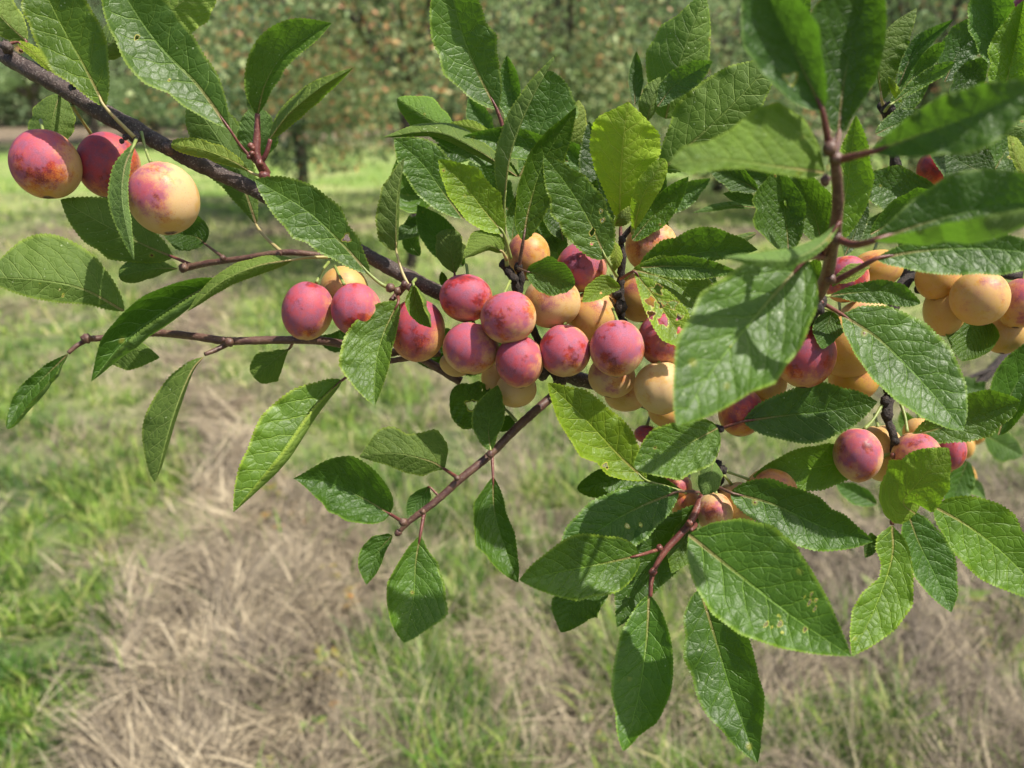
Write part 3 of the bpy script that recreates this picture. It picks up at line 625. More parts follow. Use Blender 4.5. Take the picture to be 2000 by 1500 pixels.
wood(A, 'twig', [([(1375, 965, .405), (1365, 985, .40), (1345, 1025, .39), (1300, 1075, .385), (1275, 1120, .382), (1270, 1165, .38)], [8.5, 7.5, 6.8, 6.2, 5, 4]),
                 ([(1350, 1020, .39), (1360, 1025, .385), (1350, 1035, .34)], [4, 4, 3.5])], M_red,
     [(1347, 1022, .385, 7), (1288, 1070, .38, 7), (1275, 1118, .378, 8)])
wood(A, 'twig', [([(1330, 790, .42), (1375, 825, .405), (1408, 836, .40)], [5, 5, 5])], M_spur, [(1408, 838, .395, 7)])
wood(N_, 'shoot', [([(1623, 272, .257), (1628, 300, .26), (1634, 340, .265), (1636, 400, .275), (1628, 470, .29), (1614, 540, .325), (1590, 590, .36), (1570, 650, .39), (1565, 740, .41)], [8, 10, 11, 11.5, 12, 12.5, 13, 12, 14], dict(nseg=14, bumps=.05)),],
     M_brown, [(1620, 290, .254, 14), (1633, 310, .256, 13), (1612, 352, .262, 11), (1632, 465, .285, 14), (1606, 498, .30, 11), (1622, 545, .32, 11)])
wood(N_, 'spur', [([(1600, 585, .36), (1585, 600, .37), (1580, 650, .385)], [16, 17, 12], dict(bumps=.25))], M_spur, [(1590, 596, .355, 17), (1578, 612, .36, 13), (1602, 605, .358, 9), (1575, 585, .358, 10)])
wood(D_, 'twig', [([(2080, 560, .47), (1990, 540, .46), (1900, 530, .455), (1800, 535, .445), (1768, 550, .44), (1745, 600, .43), (1738, 680, .425), (1742, 760, .42), (1732, 810, .415), (1745, 850, .41), (1748, 885, .41)], [13, 12, 12, 11, 11, 11, 10, 12, 11, 9, 7], dict(bumps=.22)),
                  ([(1768, 550, .44), (1760, 400, .46), (1735, 240, .45), (1722, 205, .44)], [10, 9, 9, 8], dict(bumps=.2)),
                  ([(1742, 760, .42), (1728, 782, .415)], [7, 7])], M_spur,
     [(1742, 760, .412, 16), (1728, 783, .41, 10), (1748, 862, .405, 9), (1733, 810, .41, 12), (1735, 215, .43, 14), (1745, 232, .43, 12), (1795, 565, .44, 9)])
wood(D_, 'twig', [([(1748, 880, .41), (1752, 910, .408), (1748, 960, .40), (1742, 1025, .395)], [8, 7.5, 6, 4]), ([(1748, 960, .40), (1770, 992, .395)], [5, 4])], M_red, [(1744, 890, .405, 6)])
wood(D_, 'twig', [([(1990, 20, .46), (1960, 150, .455), (1975, 215, .455), (2080, 300, .46)], [8, 8, 9, 9], dict(bumps=.15))], M_spur, [(1970, 210, .45, 14)])
wood(B_, 'bough', [([(2080, 600, .80), (1990, 670, .77), (1930, 730, .75), (1880, 790, .74), (1870, 860, .75), (1905, 960, .78)], [9, 8, 8, 7, 6, 5], dict(bumps=.15)), ([(1940, 720, .75), (1900, 735, .74), (1850, 760, .73)], [5, 4, 3])], M_spur)

T_b = (.82, 1.0, 1.25)      # bluish: grey-blue sheen of glossy leaves put into the tint
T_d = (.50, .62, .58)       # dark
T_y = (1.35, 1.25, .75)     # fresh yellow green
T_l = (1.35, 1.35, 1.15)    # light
LA = lambda *a, **k: leaf(A, *a, **k)
# --- upper left
LA([(52, 82), (0, 30), (-70, -60)], 36, 40, .415, .40, under=True, tint=T_l, pet=[(40, 100, .41)])
LA([(206, 210), (165, 130), (118, 45), (60, -75)], 66, 70, .375, .36, p=.56, fold=10, cl=10, cr=10, tint=(1.05, 1.1, .8), pet=[(262, 268, .385)], petm=M_tan, petr=3.6)
LA([(34, 82), (70, 108), (116, 152)], 14, 9, .40, .40, p=.4, under=True, tint=T_y, yel=.5, pet=[(10, 88, .398)])
LA([(448, 252), (385, 165), (300, 75), (205, -70)], 72, 64, .385, .36, p=.56, fold=12, tint=(.95, 1.05, 1.12), pet=[(500, 318, .395), (470, 285, .39)], holes=[(.62, .45, 3.5), (.60, .36, 2.5), (.5, .5, 3), (.38, .55, 3), (.36, .3, 2)])
LA([(296, 60), (330, 25), (425, -55)], 40, 60, .45, .43, under=True, tint=T_l, yel=.15)
LA([(182, 110), (215, 85), (280, 35)], 36, 36, .435, .43, under=True, tint=(1, 1, .9))
LA([(117, 184), (105, 225), (92, 300)], 46, 46, .43, .43, under=True, tint=(1, 1.05, .8), pet=[(128, 178, .41)], petm=M_tan)
LA([(502, 442), (470, 350), (430, 275), (368, 190)], 58, 50, .43, .435, p=.62, under=True, tint=(.55, .68, .5), pet=[(552, 494, .408), (520, 465, .42)], petm=M_tan, petr=3.4)
LA([(492, 338), (455, 315), (400, 293), (334, 282)], 16, 20, .392, .385, p=.6, et=.4, under=True, tint=(1.15, 1.2, .7), pet=[(514, 345, .392)], petm=M_tan)
LA([(503, 224), (520, 160), (560, 100), (648, 45)], 56, 22, .39, .37, p=.5, fold=25, tint=(.95, 1.08, 1.2), bow=-.004)
LA([(500, 222), (495, 200), (482, 186)], 14, 12, .39, .385, tint=T_d)
LA([(506, 316), (503, 265), (498, 208)], 42, 38, .42, .41, under=True, tint=(.8, 1.0, 1.15), eb=.7, et=.6, fold=5)
LA([(528, 270), (565, 222), (625, 172), (690, 132)], 19, 20, .392, .37, p=.42, under=True, tint=(1, 1.05, .72), fold=55, cl=-10, cr=-10, bow=.0)
LA([(722, 536), (670, 478), (600, 412), (498, 350)], 52, 50, .392, .375, p=.56, fold=8, cl=14, cr=10, tint=(1.05, 1.12, 1.0), pet=[(764, 564, .395), (745, 555, .392)], petm=M_green, petr=3.6, holes=[(.28, -.45, 7)])
LA([(774, 490), (774, 430), (778, 370), (790, 309)], 40, 7, .40, .39, p=.36, under=True, tint=(.95, 1.0, .85), fold=20, foldr=70, pet=[(800, 562, .395), (785, 530, .398)], petm=M_tan)
LA([(888, 535), (880, 490), (874, 447)], 30, 30, .42, .415, p=.58, et=.38, under=True, tint=(.95, .95, .75), pet=[(890, 562, .42)])
LA([(880, 560), (868, 555), (862, 530)], 8, 10, .42, .415, tint=(1, .8, .6))
# --- left twigs
LA([(338, 502), (285, 480), (210, 442), (118, 390)], 52, 52, .42, .41, p=.52, under=True, tint=(.85, .95, .75), pet=[(378, 519, .418)], petr=3.4)
LA([(400, 476), (380, 462), (315, 450)], 34, 40, .43, .43, p=.4, tint=T_d, pet=[(436, 503, .41)], petm=M_brown)
LA([(348, 525), (300, 525), (232, 540)], 20, 26, .43, .42, p=.65, et=.4, under=True, tint=(.8, .9, .7))
LA([(262, 282), (243, 330), (240, 400), (262, 508)], 12, 24, .375, .365, p=.45, under=True, tint=(.8, .95, .9), fold=30, pet=[(266, 272, .385)], petm=M_green)
LA([(243, 608), (165, 566), (85, 548), (-30, 540)], 36, 84, .41, .38, p=.55, under=True, tint=(.9, .98, .75), fold=12, holes=[(.45, .62, 3), (.62, .25, 1.6), (.48, .3, 2.4)])
LA([(434, 546), (350, 590), (250, 660), (178, 745)], 26, 46, .40, .385, p=.5, fold=30, foldl=15, cl=140, tint=(.85, 1.0, 1.0), pet=[(470, 530, .402)], petm=M_green)
LA([(572, 507), (500, 520), (430, 552), (366, 608)], 18, 19, .39, .375, p=.45, under=True, tint=(1.0, 1.05, .75), fold=35, pet=[(640, 502, .405), (600, 503, .398)], petm=M_tan)
LA([(198, 682), (255, 680), (312, 698)], 18, 42, .415, .41, p=.42, under=True, tint=(.85, .95, .75), pet=[(240, 660, .41)])
LA([(133, 691), (85, 738), (45, 780), (14, 838)], 26, 20, .40, .385, p=.55, et=.6, fold=20, cl=110, tint=(.62, .80, .88), rip=.16)
LA([(398, 697), (372, 730), (338, 815), (303, 942)], 10, 54, .40, .385, p=.58, under=True, tint=(1.0, 1.02, .8), fold=25, foldl=70, rip=.1)
LA([(566, 680), (530, 708), (496, 738)], 32, 28, .425, .42, p=.68, et=.35, under=True, tint=(.85, .95, .65), pet=[(572, 668, .415)])
LA([(668, 743), (610, 800), (545, 890), (456, 1000)], 19, 68, .41, .375, p=.48, fold=8, foldl=15, cl=145, tint=(1.2, 1.3, 1.05), bow=-.003, rip=.07, pet=[(715, 708, .418)])
LA([(778, 590), (748, 655), (733, 720), (732, 792)], 26, 70, .385, .365, p=.5, fold=18, tint=(1.3, 1.3, 1.1), eb=.6, pet=[(776, 572, .395)], petm=M_red)
LA([(808, 556), (815, 600), (842, 640)], 20, 21, .372, .365, p=.48, fold=15, cl=120, tint=(.95, 1.0, .8), yel=.12, pet=[(812, 545, .39), (806, 552, .38)], petm=M_green)
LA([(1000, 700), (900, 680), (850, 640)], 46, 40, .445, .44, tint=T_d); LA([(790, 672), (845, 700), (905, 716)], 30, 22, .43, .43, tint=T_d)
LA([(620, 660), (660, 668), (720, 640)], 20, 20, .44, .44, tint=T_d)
# --- hanging twig
LA([(988, 800), (960, 795), (925, 785), (882, 762)], 52, 40, .415, .405, p=.55, eb=.6, et=.6, tint=(.72, .86, .75), rip=.12, pet=[(1008, 822, .41)], petm=M_green, holes=[(.58, .15, 9), (.5, -.75, 2)])
LA([(958, 880), (955, 830), (972, 752)], 34, 26, .398, .39, p=.5, fold=22, tint=(.95, 1.05, .9), pet=[(960, 886, .40)], petm=M_green)
LA([(1006, 815), (996, 822), (972, 842)], 14, 16, .42, .42, tint=T_d)
LA([(868, 916), (838, 900), (770, 885), (702, 892)], [(0, 0), (.1, 16), (.2, 32), (.45, 34), (.6, 28), (.8, 16), (1, 0)], [(0, 0), (.08, 38), (.22, 64), (.38, 46), (.50, 38), (.62, 52), (.74, 48), (.88, 22), (1, 0)], .41, .40, under=True, tint=(.82, .85, .60), pet=[(893, 933, .40)], petr=3.6)
LA([(762, 1004), (700, 968), (640, 942), (572, 934)], 54, 62, .40, .385, p=.42, eb=.6, et=1.25, tint=(.62, .82, .72), rip=.1, pet=[(786, 1019, .395)], petr=3.4)
LA([(838, 950), (824, 972), (796, 1006)], 20, 20, .40, .40, p=.55, tint=T_b, pet=[(860, 972, .40), (850, 962, .40)], petr=2.4)
LA([(766, 1045), (738, 1080), (716, 1142)], 14, 32, .40, .39, p=.5, eb=.6, tint=(.70, .86, .75), rip=.12)
LA([(821, 1044), (812, 1100), (808, 1170), (789, 1255)], 62, 54, .39, .37, p=.58, eb=.75, fold=12, tint=(.95, 1.1, .9), pet=[(828, 1003, .395)], petr=3.6)
LA([(963, 932), (966, 1000), (985, 1065), (1012, 1138)], 26, 46, .395, .375, p=.5, fold=25, tint=(.68, .86, .68), pet=[(961, 888, .40)], petm=M_red)
# --- central crown of leaves
LA([(970, 213), (930, 135), (900, 55), (868, -75)], 60, 54, .405, .37, p=.5, eb=.65, tint=(1.0, 1.1, 1.1), pet=[(988, 300, .41), (982, 250, .408)], petr=4.2)
LA([(1005, 250), (998, 180), (990, 108)], 26, 20, .43, .42, tint=T_b)
LA([(985, 402), (998, 300), (1035, 200), (1088, 105)], 30, 8, .392, .365, p=.42, under=True, tint=(1.15, 1.22, 1.0), fold=15, foldr=72, pet=[(990, 520, .405), (985, 460, .40)], petm=M_green, petr=3.4)
LA([(1015, 345), (1045, 280), (1070, 210), (1074, 138)], 52, 58, .435, .42, p=.58, et=.65, tint=(.95, 1.1, 1.35), fold=5)
LA([(1110, 315), (1040, 292), (980, 280), (904, 266)], 24, 34, .425, .40, tint=(.95, 1.1, 1.3), p=.45)
LA([(1010, 345), (930, 292), (850, 258), (748, 268)], 12, 22, .40, .395, under=True, tint=(.85, .95, .6), fold=45, bow=.0)
LA([(1015, 345), (930, 300), (820, 248)], 18, 30, .42, .41, tint=(.85, 1.05, 1.3), p=.5)
LA([(888, 256), (840, 232), (776, 192)], 32, 34, .45, .44, p=.5, et=.7, tint=(.85, 1.15, .45), under=True)
LA([(960, 262), (920, 248), (878, 240)], 12, 12, .45, .45, under=True, tint=T_y, yel=.4); LA([(960, 280), (940, 240), (915, 190)], 22, 22, .47, .47, tint=T_b)
LA([(905, 428), (865, 375), (825, 320), (770, 270)], 46, 48, .41, .39, p=.55, tint=(1.0, 1.15, 1.15), fold=10)
LA([(984, 456), (945, 410), (905, 360), (856, 312)], 40, 44, .392, .372, p=.5, tint=(1.1, 1.15, .8), yel=.45, fold=14, pet=[(998, 505, .402)], petm=M_green)
LA([(1022, 470), (1035, 400), (1065, 310), (1125, 210)], 34, 40, .40, .385, p=.45, under=False, tint=(.75, .85, .55), fold=22, pet=[(1012, 530, .408)], petm=M_brown, petr=3.6)
LA([(1185, 455), (1165, 350), (1150, 236)], 32, 34, .42, .42, tint=(.45, .55, .4)); LA([(1100, 300), (1120, 250), (1130, 195)], 20, 26, .445, .44, under=True, tint=T_y)
LA([(1184, 505), (1150, 430), (1110, 365), (1061, 302)], 54, 46, .385, .365, p=.42, eb=.7, tint=(1.0, 1.12, .9), fold=12, pet=[(1205, 540, .395)], petm=M_green, holes=[(.16, .38, 4), (.24, .12, 4.5), (.26, .02, 3), (.30, -.62, 4), (.36, -.7, 4)])
LA([(1212, 445), (1211, 380), (1216, 290), (1227, 199)], [(0, 0), (.1, 10), (.25, 26), (.45, 50), (.62, 64), (.80, 62), (.87, 50), (.93, 24), (1, 0)], [(0, 0), (.1, 10), (.28, 40), (.45, 58), (.62, 74), (.78, 68), (.86, 46), (.93, 24), (1, 0)], .40, .365, under=True, tint=(1.3, 1.3, .7), yel=.75, fold=8, pet=[(1212, 500, .398)], petm=M_red, petr=3.8)
LA([(1235, 460), (1255, 385), (1298, 310)], 22, 24, .395, .37, p=.62, et=.55, under=True, tint=(1.2, 1.25, .7), yel=.5, pet=[(1235, 440, .392)], petm=M_green)
LA([(1235, 470), (1285, 410), (1345, 345)], 22, 30, .402, .39, tint=(.95, 1.1, .7)); LA([(1275, 425), (1330, 385), (1388, 348)], 20, 24, .42, .415, tint=T_b)
LA([(1198, 470), (1205, 500), (1200, 530)], 10, 12, .39, .39, under=True, tint=T_y, yel=.3); LA([(1198, 440), (1222, 420), (1236, 400)], 12, 14, .395, .39, under=True, tint=T_y)
LA([(1300, 232), (1322, 140), (1350, 60), (1377, -12)], 66, 54, .44, .415, p=.42, eb=.75, under=True, tint=(1.15, 1.25, .75), fold=14)
LA([(1284, 208), (1320, 165), (1392, 119)], 26, 26, .415, .40, tint=(.85, 1.0, 1.3)); LA([(1262, 240), (1275, 195), (1290, 150)], 26, 12, .42, .415, under=True, tint=(.9, 1, .7))
LA([(1240, 205), (1240, 150), (1243, 100)], 12, 16, .44, .44, tint=T_d)
LA([(1290, 335), (1345, 285), (1420, 215), (1515, 115)], 74, 62, .425, .40, p=.5, eb=.7, under=True, tint=(.9, 1.05, .6), fold=10, petr=4)
LA([(1250, 518), (1320, 500), (1400, 490), (1480, 488)], 48, 20, .392, .375, p=.5, tint=(.85, 1.05, .8), pet=[(1220, 545, .40)], petm=M_green)
LA([(1252, 522), (1330, 520), (1440, 530)], 20, 24, .386, .37, tint=(1.05, 1.2, 1.05))
LA([(1236, 526), (1300, 545), (1350, 580), (1400, 640)], 52, 40, .39, .38, p=.5, tint=(.95, 1.05, .7), yel=.15)
LA([(1238, 530), (1285, 590), (1345, 682)], 36, 36, .378, .365, p=.6, eb=.7, tint=(1.1, 1.15, .8), yel=.5, pet=[(1212, 545, .39)], petm=M_red,
   holes=[(.30, .55, 9), (.36, -.5, 9), (.45, .15, 7), (.52, .62, 8), (.60, -.35, 10), (.66, .5, 6), (.78, .2, 6), (.48, -.9, 8)])
LA([(1212, 562), (1180, 565), (1137, 590)], 14, 26, .378, .37, tint=(1.2, 1.2, .9), yel=.3, fold=15, holes=[(.5, .3, 2.5)])
LA([(1028, 530), (1070, 540), (1123, 556)], 38, 34, .375, .365, p=.5, eb=.55, et=.7, tint=(.85, 1.05, .75), pet=[(1012, 524, .395)], petm=M_brown, petr=2.4)
LA([(982, 492), (950, 480), (905, 505)], 10, 34, .395, .38, p=.4, under=True, tint=(1.15, 1.1, .7), yel=.15, fold=30, pet=[(990, 508, .40)], petm=M_tan)
LA([(1060, 490), (1085, 472), (1110, 478)], 16, 20, .43, .43, tint=T_b); LA([(1100, 520), (1060, 440), (1010, 420)], 26, 30, .44, .44, tint=(1, 1.1, 1.2))
LA([(1000, 470), (1005, 420), (1010, 380)], 16, 24, .43, .43, tint=(1, 1.1, 1.2))
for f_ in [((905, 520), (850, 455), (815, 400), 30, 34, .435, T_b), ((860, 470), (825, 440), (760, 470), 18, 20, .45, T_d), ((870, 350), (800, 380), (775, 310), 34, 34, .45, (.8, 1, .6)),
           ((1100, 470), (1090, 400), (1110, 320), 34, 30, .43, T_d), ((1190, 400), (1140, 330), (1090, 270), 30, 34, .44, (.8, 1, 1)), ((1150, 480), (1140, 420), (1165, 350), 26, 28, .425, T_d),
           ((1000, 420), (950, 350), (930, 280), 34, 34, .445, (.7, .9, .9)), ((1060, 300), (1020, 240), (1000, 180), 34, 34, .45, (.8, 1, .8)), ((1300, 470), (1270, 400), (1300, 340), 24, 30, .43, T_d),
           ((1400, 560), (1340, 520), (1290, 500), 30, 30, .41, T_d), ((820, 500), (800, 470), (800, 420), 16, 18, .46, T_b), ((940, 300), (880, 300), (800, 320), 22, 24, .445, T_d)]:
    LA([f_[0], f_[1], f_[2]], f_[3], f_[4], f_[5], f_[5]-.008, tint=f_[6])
# --- lower sprig
LA([(1262, 938), (1210, 890), (1140, 815), (1070, 748)], 52, 54, .39, .375, p=.5, tint=(1.1, 1.1, .6), yel=.32, fold=12, rip=.09, holes=[(.28, .92, 6)], pet=[(1340, 962, .40), (1300, 950, .395)], petm=M_green)
LA([(1402, 836), (1340, 868), (1290, 885), (1238, 912)], 62, 50, .365, .35, p=.44, eb=.6, et=.7, tint=(1.15, 1.25, .9), fold=6, bow=.002)
LA([(1392, 900), (1388, 930), (1372, 966)], 24, 22, .385, .375, p=.5, et=.6, under=True, tint=(1, 1.15, 1.2))
LA([(1326, 960), (1250, 990), (1170, 1035), (1082, 1105)], 64, 54, .385, .365, p=.5, tint=(.72, .95, .72), fold=8, pet=[(1374, 962, .40)], petm=M_brown, holes=[(.42, .35, 4), (.34, .5, 3.5), (.55, .6, 4)])
LA([(1250, 1084), (1180, 1100), (1100, 1115), (1014, 1133)], 64, 62, .37, .345, p=.42, eb=.65, tint=(1.0, 1.15, .75), fold=6, pet=[(1290, 1072, .382)], petr=3.4)
LA([(1330, 955), (1230, 935), (1127, 955)], 34, 30, .41, .40, p=.6, et=.6, tint=(.6, .75, .55)); 
LA([(1365, 985), (1320, 1040), (1250, 1130), (1205, 1225)], 46, 46, .40, .385, p=.5, tint=(.5, .64, .42)); LA([(1345, 1010), (1335, 1060), (1312, 1120)], 28, 26, .395, .385, under=False, tint=(.6, .7, .5), yel=.25)
LA([(1190, 1140), (1130, 1170), (1095, 1235)], 48, 44, .39, .38, tint=(.6, .76, .55))
LA([(1268, 1163), (1262, 1260), (1245, 1370), (1217, 1467)], 58, 58, .38, .345, p=.48, eb=.7, tint=(.9, 1.15, .8), fold=14)
LA([(1345, 1044), (1440, 1120), (1550, 1205), (1663, 1282)], [(0, 0), (.05, 45), (.15, 88), (.3, 116), (.45, 112), (.6, 92), (.75, 66), (.9, 28), (1, 0)], [(0, 0), (.06, 36), (.18, 70), (.33, 92), (.5, 90), (.7, 62), (.86, 32), (1, 0)], .335, .30, tint=(.92, 1.15, .7), fold=5, bow=.002,
   holes=[(.60, .62, 4.5), (.64, .60, 4), (.68, .58, 4), (.72, .56, 3), (.66, .80, 4.5), (.70, .80, 4), (.60, -.25, 4), (.62, -.37, 4), (.60, -.5, 4), (.57, -.58, 3), (.52, -.66, 3), (.66, -.62, 3.5), (.74, -.12, 4)])
LA([(1368, 1150), (1395, 1240), (1432, 1360), (1479, 1490)], 62, 70, .385, .355, p=.45, tint=(.58, .78, .50), fold=18, rip=.08)
LA([(1427, 962), (1510, 985), (1610, 1030), (1706, 1058)], 52, 56, .388, .37, p=.45, tint=(.72, .95, .72), fold=8, pet=[(1388, 944, .40)], petm=M_brown, petr=3.2)
LA([(1452, 823), (1530, 812), (1620, 802), (1714, 785)], 54, 56, .395, .385, p=.5, tint=(.62, .80, .58), fold=6, pet=[(1410, 836, .40)], petm=M_red, petr=3)

# --- near shoot, upper right
LN = lambda *a, **k: leaf(N_, *a, **k)
LN([(1606, 216), (1565, 130), (1520, 40), (1470, -80)], 80, 58, .25, .225, p=.5, eb=.7, tint=(.62, .78, 1.0), fold=14, rip=.09, holes=[(.26, .5, 11)], pet=[(1618, 280, .256)], petm=M_red, petr=6.5)
LN([(1638, 262), (1650, 150), (1680, 30), (1705, -80)], 98, 62, .275, .26, p=.52, tint=(.48, .62, .5), fold=16, pet=[(1630, 300, .262)], petm=M_brown, petr=7)
LN([(1612, 337), (1520, 325), (1410, 312), (1306, 318)], [(0, 0), (.1, 16), (.3, 14), (.5, 12), (.7, 20), (.88, 24), (1, 0)], [(0, 0), (.06, 50), (.18, 100), (.36, 126), (.5, 104), (.62, 58), (.75, 34), (.9, 30), (1, 0)], .262, .235, under=True, tint=(.85, 1.0, .55), yel=.18, fold=5, tooth=.5)
LN([(1704, 296), (1790, 265), (1900, 225), (2060, 155)], 50, 62, .245, .215, p=.5, tint=(.72, .88, 1.15), fold=12, rip=.12, pet=[(1640, 312, .256)], petm=M_red, petr=7, bow=-.004)
LN([(1706, 470), (1820, 432), (1940, 405), (2100, 390)], 72, 60, .262, .235, p=.55, tint=(.72, .88, 1.1), fold=10, foldr=20, cr=130, pet=[(1638, 468, .285), (1670, 478, .275)], petm=M_red, petr=7)
LN([(1712, 505), (1800, 490), (1920, 485), (2080, 500)], 30, 52, .315, .295, p=.5, eb=.6, tint=(.8, 1.0, .95), fold=8, pet=[(1630, 550, .33), (1680, 522, .32)], petm=M_red, petr=5.5)
LN([(1700, 520), (1665, 528), (1628, 545)], 12, 12, .34, .34, under=True, tint=T_y)
LN([(1640, 435), (1600, 480), (1530, 508), (1412, 503)], 15, 20, .275, .255, p=.5, under=True, tint=(1.1, 1.3, 1.1), fold=30, tooth=.5, pet=[(1606, 498, .30)], petm=M_red, petr=5)
LN([(1576, 505), (1500, 590), (1405, 705), (1321, 832)], 110, 104, .285, .255, p=.44, eb=.7, tint=(1.0, 1.18, .95), fold=8, pet=[(1606, 500, .30)], petm=M_red, petr=6, holes=[(.55, .02, 2.2)], yel=.0)
LN([(1541, 497), (1535, 430), (1520, 325)], 62, 40, .375, .365, p=.5, tint=(.68, .84, .62), pet=[(1580, 590, .36)])
LN([(1606, 480), (1590, 420), (1548, 330)], 44, 44, .38, .37, p=.5, tint=(.6, .74, .4), yel=.1)
LN([(1630, 480), (1652, 380), (1672, 225)], 26, 46, .355, .34, p=.5, tint=(1.15, 1.3, .6), yel=.2, fold=10)
LN([(1650, 500), (1675, 440), (1690, 370)], 18, 18, .37, .37, tint=T_d); LN([(1600, 560), (1590, 530), (1600, 505)], 18, 18, .37, .365, tint=T_y)
LN([(1644, 614), (1720, 665), (1810, 755), (1882, 842)], [(0, 0), (.06, 30), (.2, 62), (.4, 84), (.6, 84), (.8, 60), (.93, 28), (1, 0)], [(0, 0), (.06, 26), (.2, 52), (.4, 66), (.6, 62), (.8, 44), (.93, 20), (1, 0)], .365, .34, tint=(.85, 1.08, .85), fold=7, pet=[(1600, 588, .36)], petm=M_red, petr=4)
LN([(1626, 608), (1615, 640), (1606, 682)], 28, 26, .372, .365, p=.45, tint=(.8, 1.0, .75), pet=[(1596, 598, .36)], petm=M_green)
LN([(1618, 578), (1665, 572), (1730, 570), (1798, 592)], 22, 24, .372, .36, p=.6, et=.7, tint=(.7, .92, .75), fold=10, pet=[(1598, 590, .36)], petm=M_green)
LN([(1690, 530), (1640, 545), (1625, 560)], 12, 12, .365, .362, tint=T_y, under=True)

# --- rear twig, right
LD = lambda *a, **k: leaf(D_, *a, **k)
LD([(1832, 372), (1765, 377), (1675, 350)], 42, 52, .425, .415, p=.5, tint=(.62, .76, .55)); LD([(1700, 458), (1780, 415), (1895, 378)], 40, 42, .395, .385, p=.5, tint=(.85, 1.05, .8))
LD([(1938, 348), (1870, 312), (1810, 285)], 44, 54, .42, .41, p=.45, eb=.6, tint=(.45, .58, .45), fold=6)
LD([(1935, 345), (1972, 285), (2030, 210)], 46, 46, .445, .44, tint=(.9, 1.05, 1.1), holes=[(.32, -.3, 3.5), (.5, -.1, 2)]); LD([(2010, 360), (1985, 310), (1968, 250)], 8, 20, .425, .42, under=True, tint=T_y, yel=.3)
LD([(1722, 195), (1716, 120), (1738, 60), (1790, 15)], 6, 50, .425, .41, p=.5, under=True, tint=(.75, .85, .5), fold=12, pet=[(1728, 215, .435)], petm=M_tan)
LD([(1755, 170), (1790, 95), (1862, 38)], 16, 16, .415, .40, p=.45, tint=(.65, .85, 1.25), fold=30)
LD([(1760, 180), (1800, 130), (1846, 80)], 15, 16, .42, .41, p=.6, tint=(1.1, 1.3, 1.3)); LD([(1735, 208), (1800, 160), (1864, 122)], 16, 12, .412, .40, p=.65, et=.6, tint=(1.1, 1.3, 1.1), fold=20, pet=[(1728, 218, .43)], petm=M_green)
LD([(1740, 240), (1770, 190), (1820, 140)], 22, 26, .43, .425, tint=(.85, 1.05, 1.0)); LD([(1760, 200), (1745, 170), (1735, 150)], 8, 8, .43, .42, under=True, tint=T_y, yel=.9)
LD([(1845, 160), (1875, 95), (1915, 25)], 34, 34, .43, .42, tint=(.62, .8, .72)); LD([(1865, 210), (1885, 165), (1930, 110)], 28, 28, .425, .42, tint=(.5, .66, .6))
LD([(1956, 142), (1942, 60), (1932, -60)], 50, 50, .405, .385, p=.5, tint=(.8, 1.05, .85), fold=10); LD([(1955, 200), (1978, 110), (2000, 0)], 46, 40, .395, .38, p=.45, tint=(.85, 1.1, .45), yel=.25)
LD([(1710, 262), (1760, 240), (1830, 225)], 26, 26, .40, .395, tint=(.85, 1.0, 1.1)); LD([(2050, 260), (1960, 245), (1880, 262)], 20, 24, .40, .39, under=True, tint=(.85, 1.0, .6))
LD([(1760, 420), (1720, 440), (1680, 470)], 22, 24, .42, .42, tint=(.7, .82, .75)); LD([(1880, 280), (1840, 235), (1830, 200)], 22, 22, .44, .44, tint=T_d)
LD([(1480, 372), (1440, 350), (1385, 330)], 24, 24, .42, .41, tint=(.5, .66, .55)); LD([(1480, 398), (1450, 388), (1412, 378)], 10, 16, .43, .42, tint=T_b); LD([(1475, 405), (1420, 402), (1352, 416)], 6, 8, .44, .43, under=True, tint=(.7, .9, .7))
LD([(1530, 360), (1470, 340), (1420, 330)], 24, 26, .425, .42, tint=T_d); LD([(1478, 455), (1440, 470), (1400, 480)], 8, 10, .43, .43, under=True, tint=(.8, .9, .7))
LD([(1560, 100), (1556, 50), (1580, -20)], 26, 20, .42, .41, tint=(1, 1.15, 1.1)); LD([(1900, 250), (1935, 230), (1990, 170)], 20, 24, .44, .44, tint=T_d)
LD([(1780, 852), (1850, 832), (1920, 808), (1993, 784)], 46, 42, .405, .39, p=.55, et=.7, tint=(.62, .78, .42), yel=.08, fold=8, pet=[(1754, 862, .408)], petm=M_green)
LD([(1906, 610), (1898, 650), (1880, 706)], 50, 54, .43, .42, p=.42, tint=(.6, .75, .38), yel=.1); LD([(1950, 850), (1985, 750), (2070, 640)], 46, 46, .43, .42, tint=(.7, .92, .85))
LD([(1706, 896), (1640, 905), (1560, 918), (1470, 930)], 44, 42, .412, .40, p=.5, tint=(.85, 1.0, .55), yel=.16, fold=6, pet=[(1746, 885, .41)], petm=M_green, petr=3.6)
LD([(1788, 1004), (1765, 980), (1800, 935), (1853, 875)], 62, 60, .38, .355, p=.45, eb=.55, under=True, tint=(1.05, 1.15, .5), yel=.35, fold=5)
LD([(1743, 1026), (1742, 1090), (1712, 1180), (1664, 1282)], [(0, 0), (.1, 22), (.3, 46), (.5, 66), (.7, 52), (.88, 24), (1, 0)], [(0, 0), (.07, 30), (.18, 34), (.30, 16), (.40, 12), (.55, 34), (.7, 38), (.86, 22), (1, 0)], .375, .355, tint=(1.2, 1.3, .7), yel=.15, fold=10)
LD([(1772, 998), (1795, 1060), (1830, 1130), (1858, 1196)], 52, 36, .39, .38, p=.48, tint=(.75, 1.0, .75), fold=8); LD([(1826, 990), (1895, 1030), (1970, 1090), (2050, 1180)], 66, 66, .40, .38, p=.45, tint=(1.0, 1.15, .55), yel=.2, fold=8)
LD([(1700, 1040), (1705, 1060), (1690, 1090)], 12, 14, .40, .40, tint=T_d)
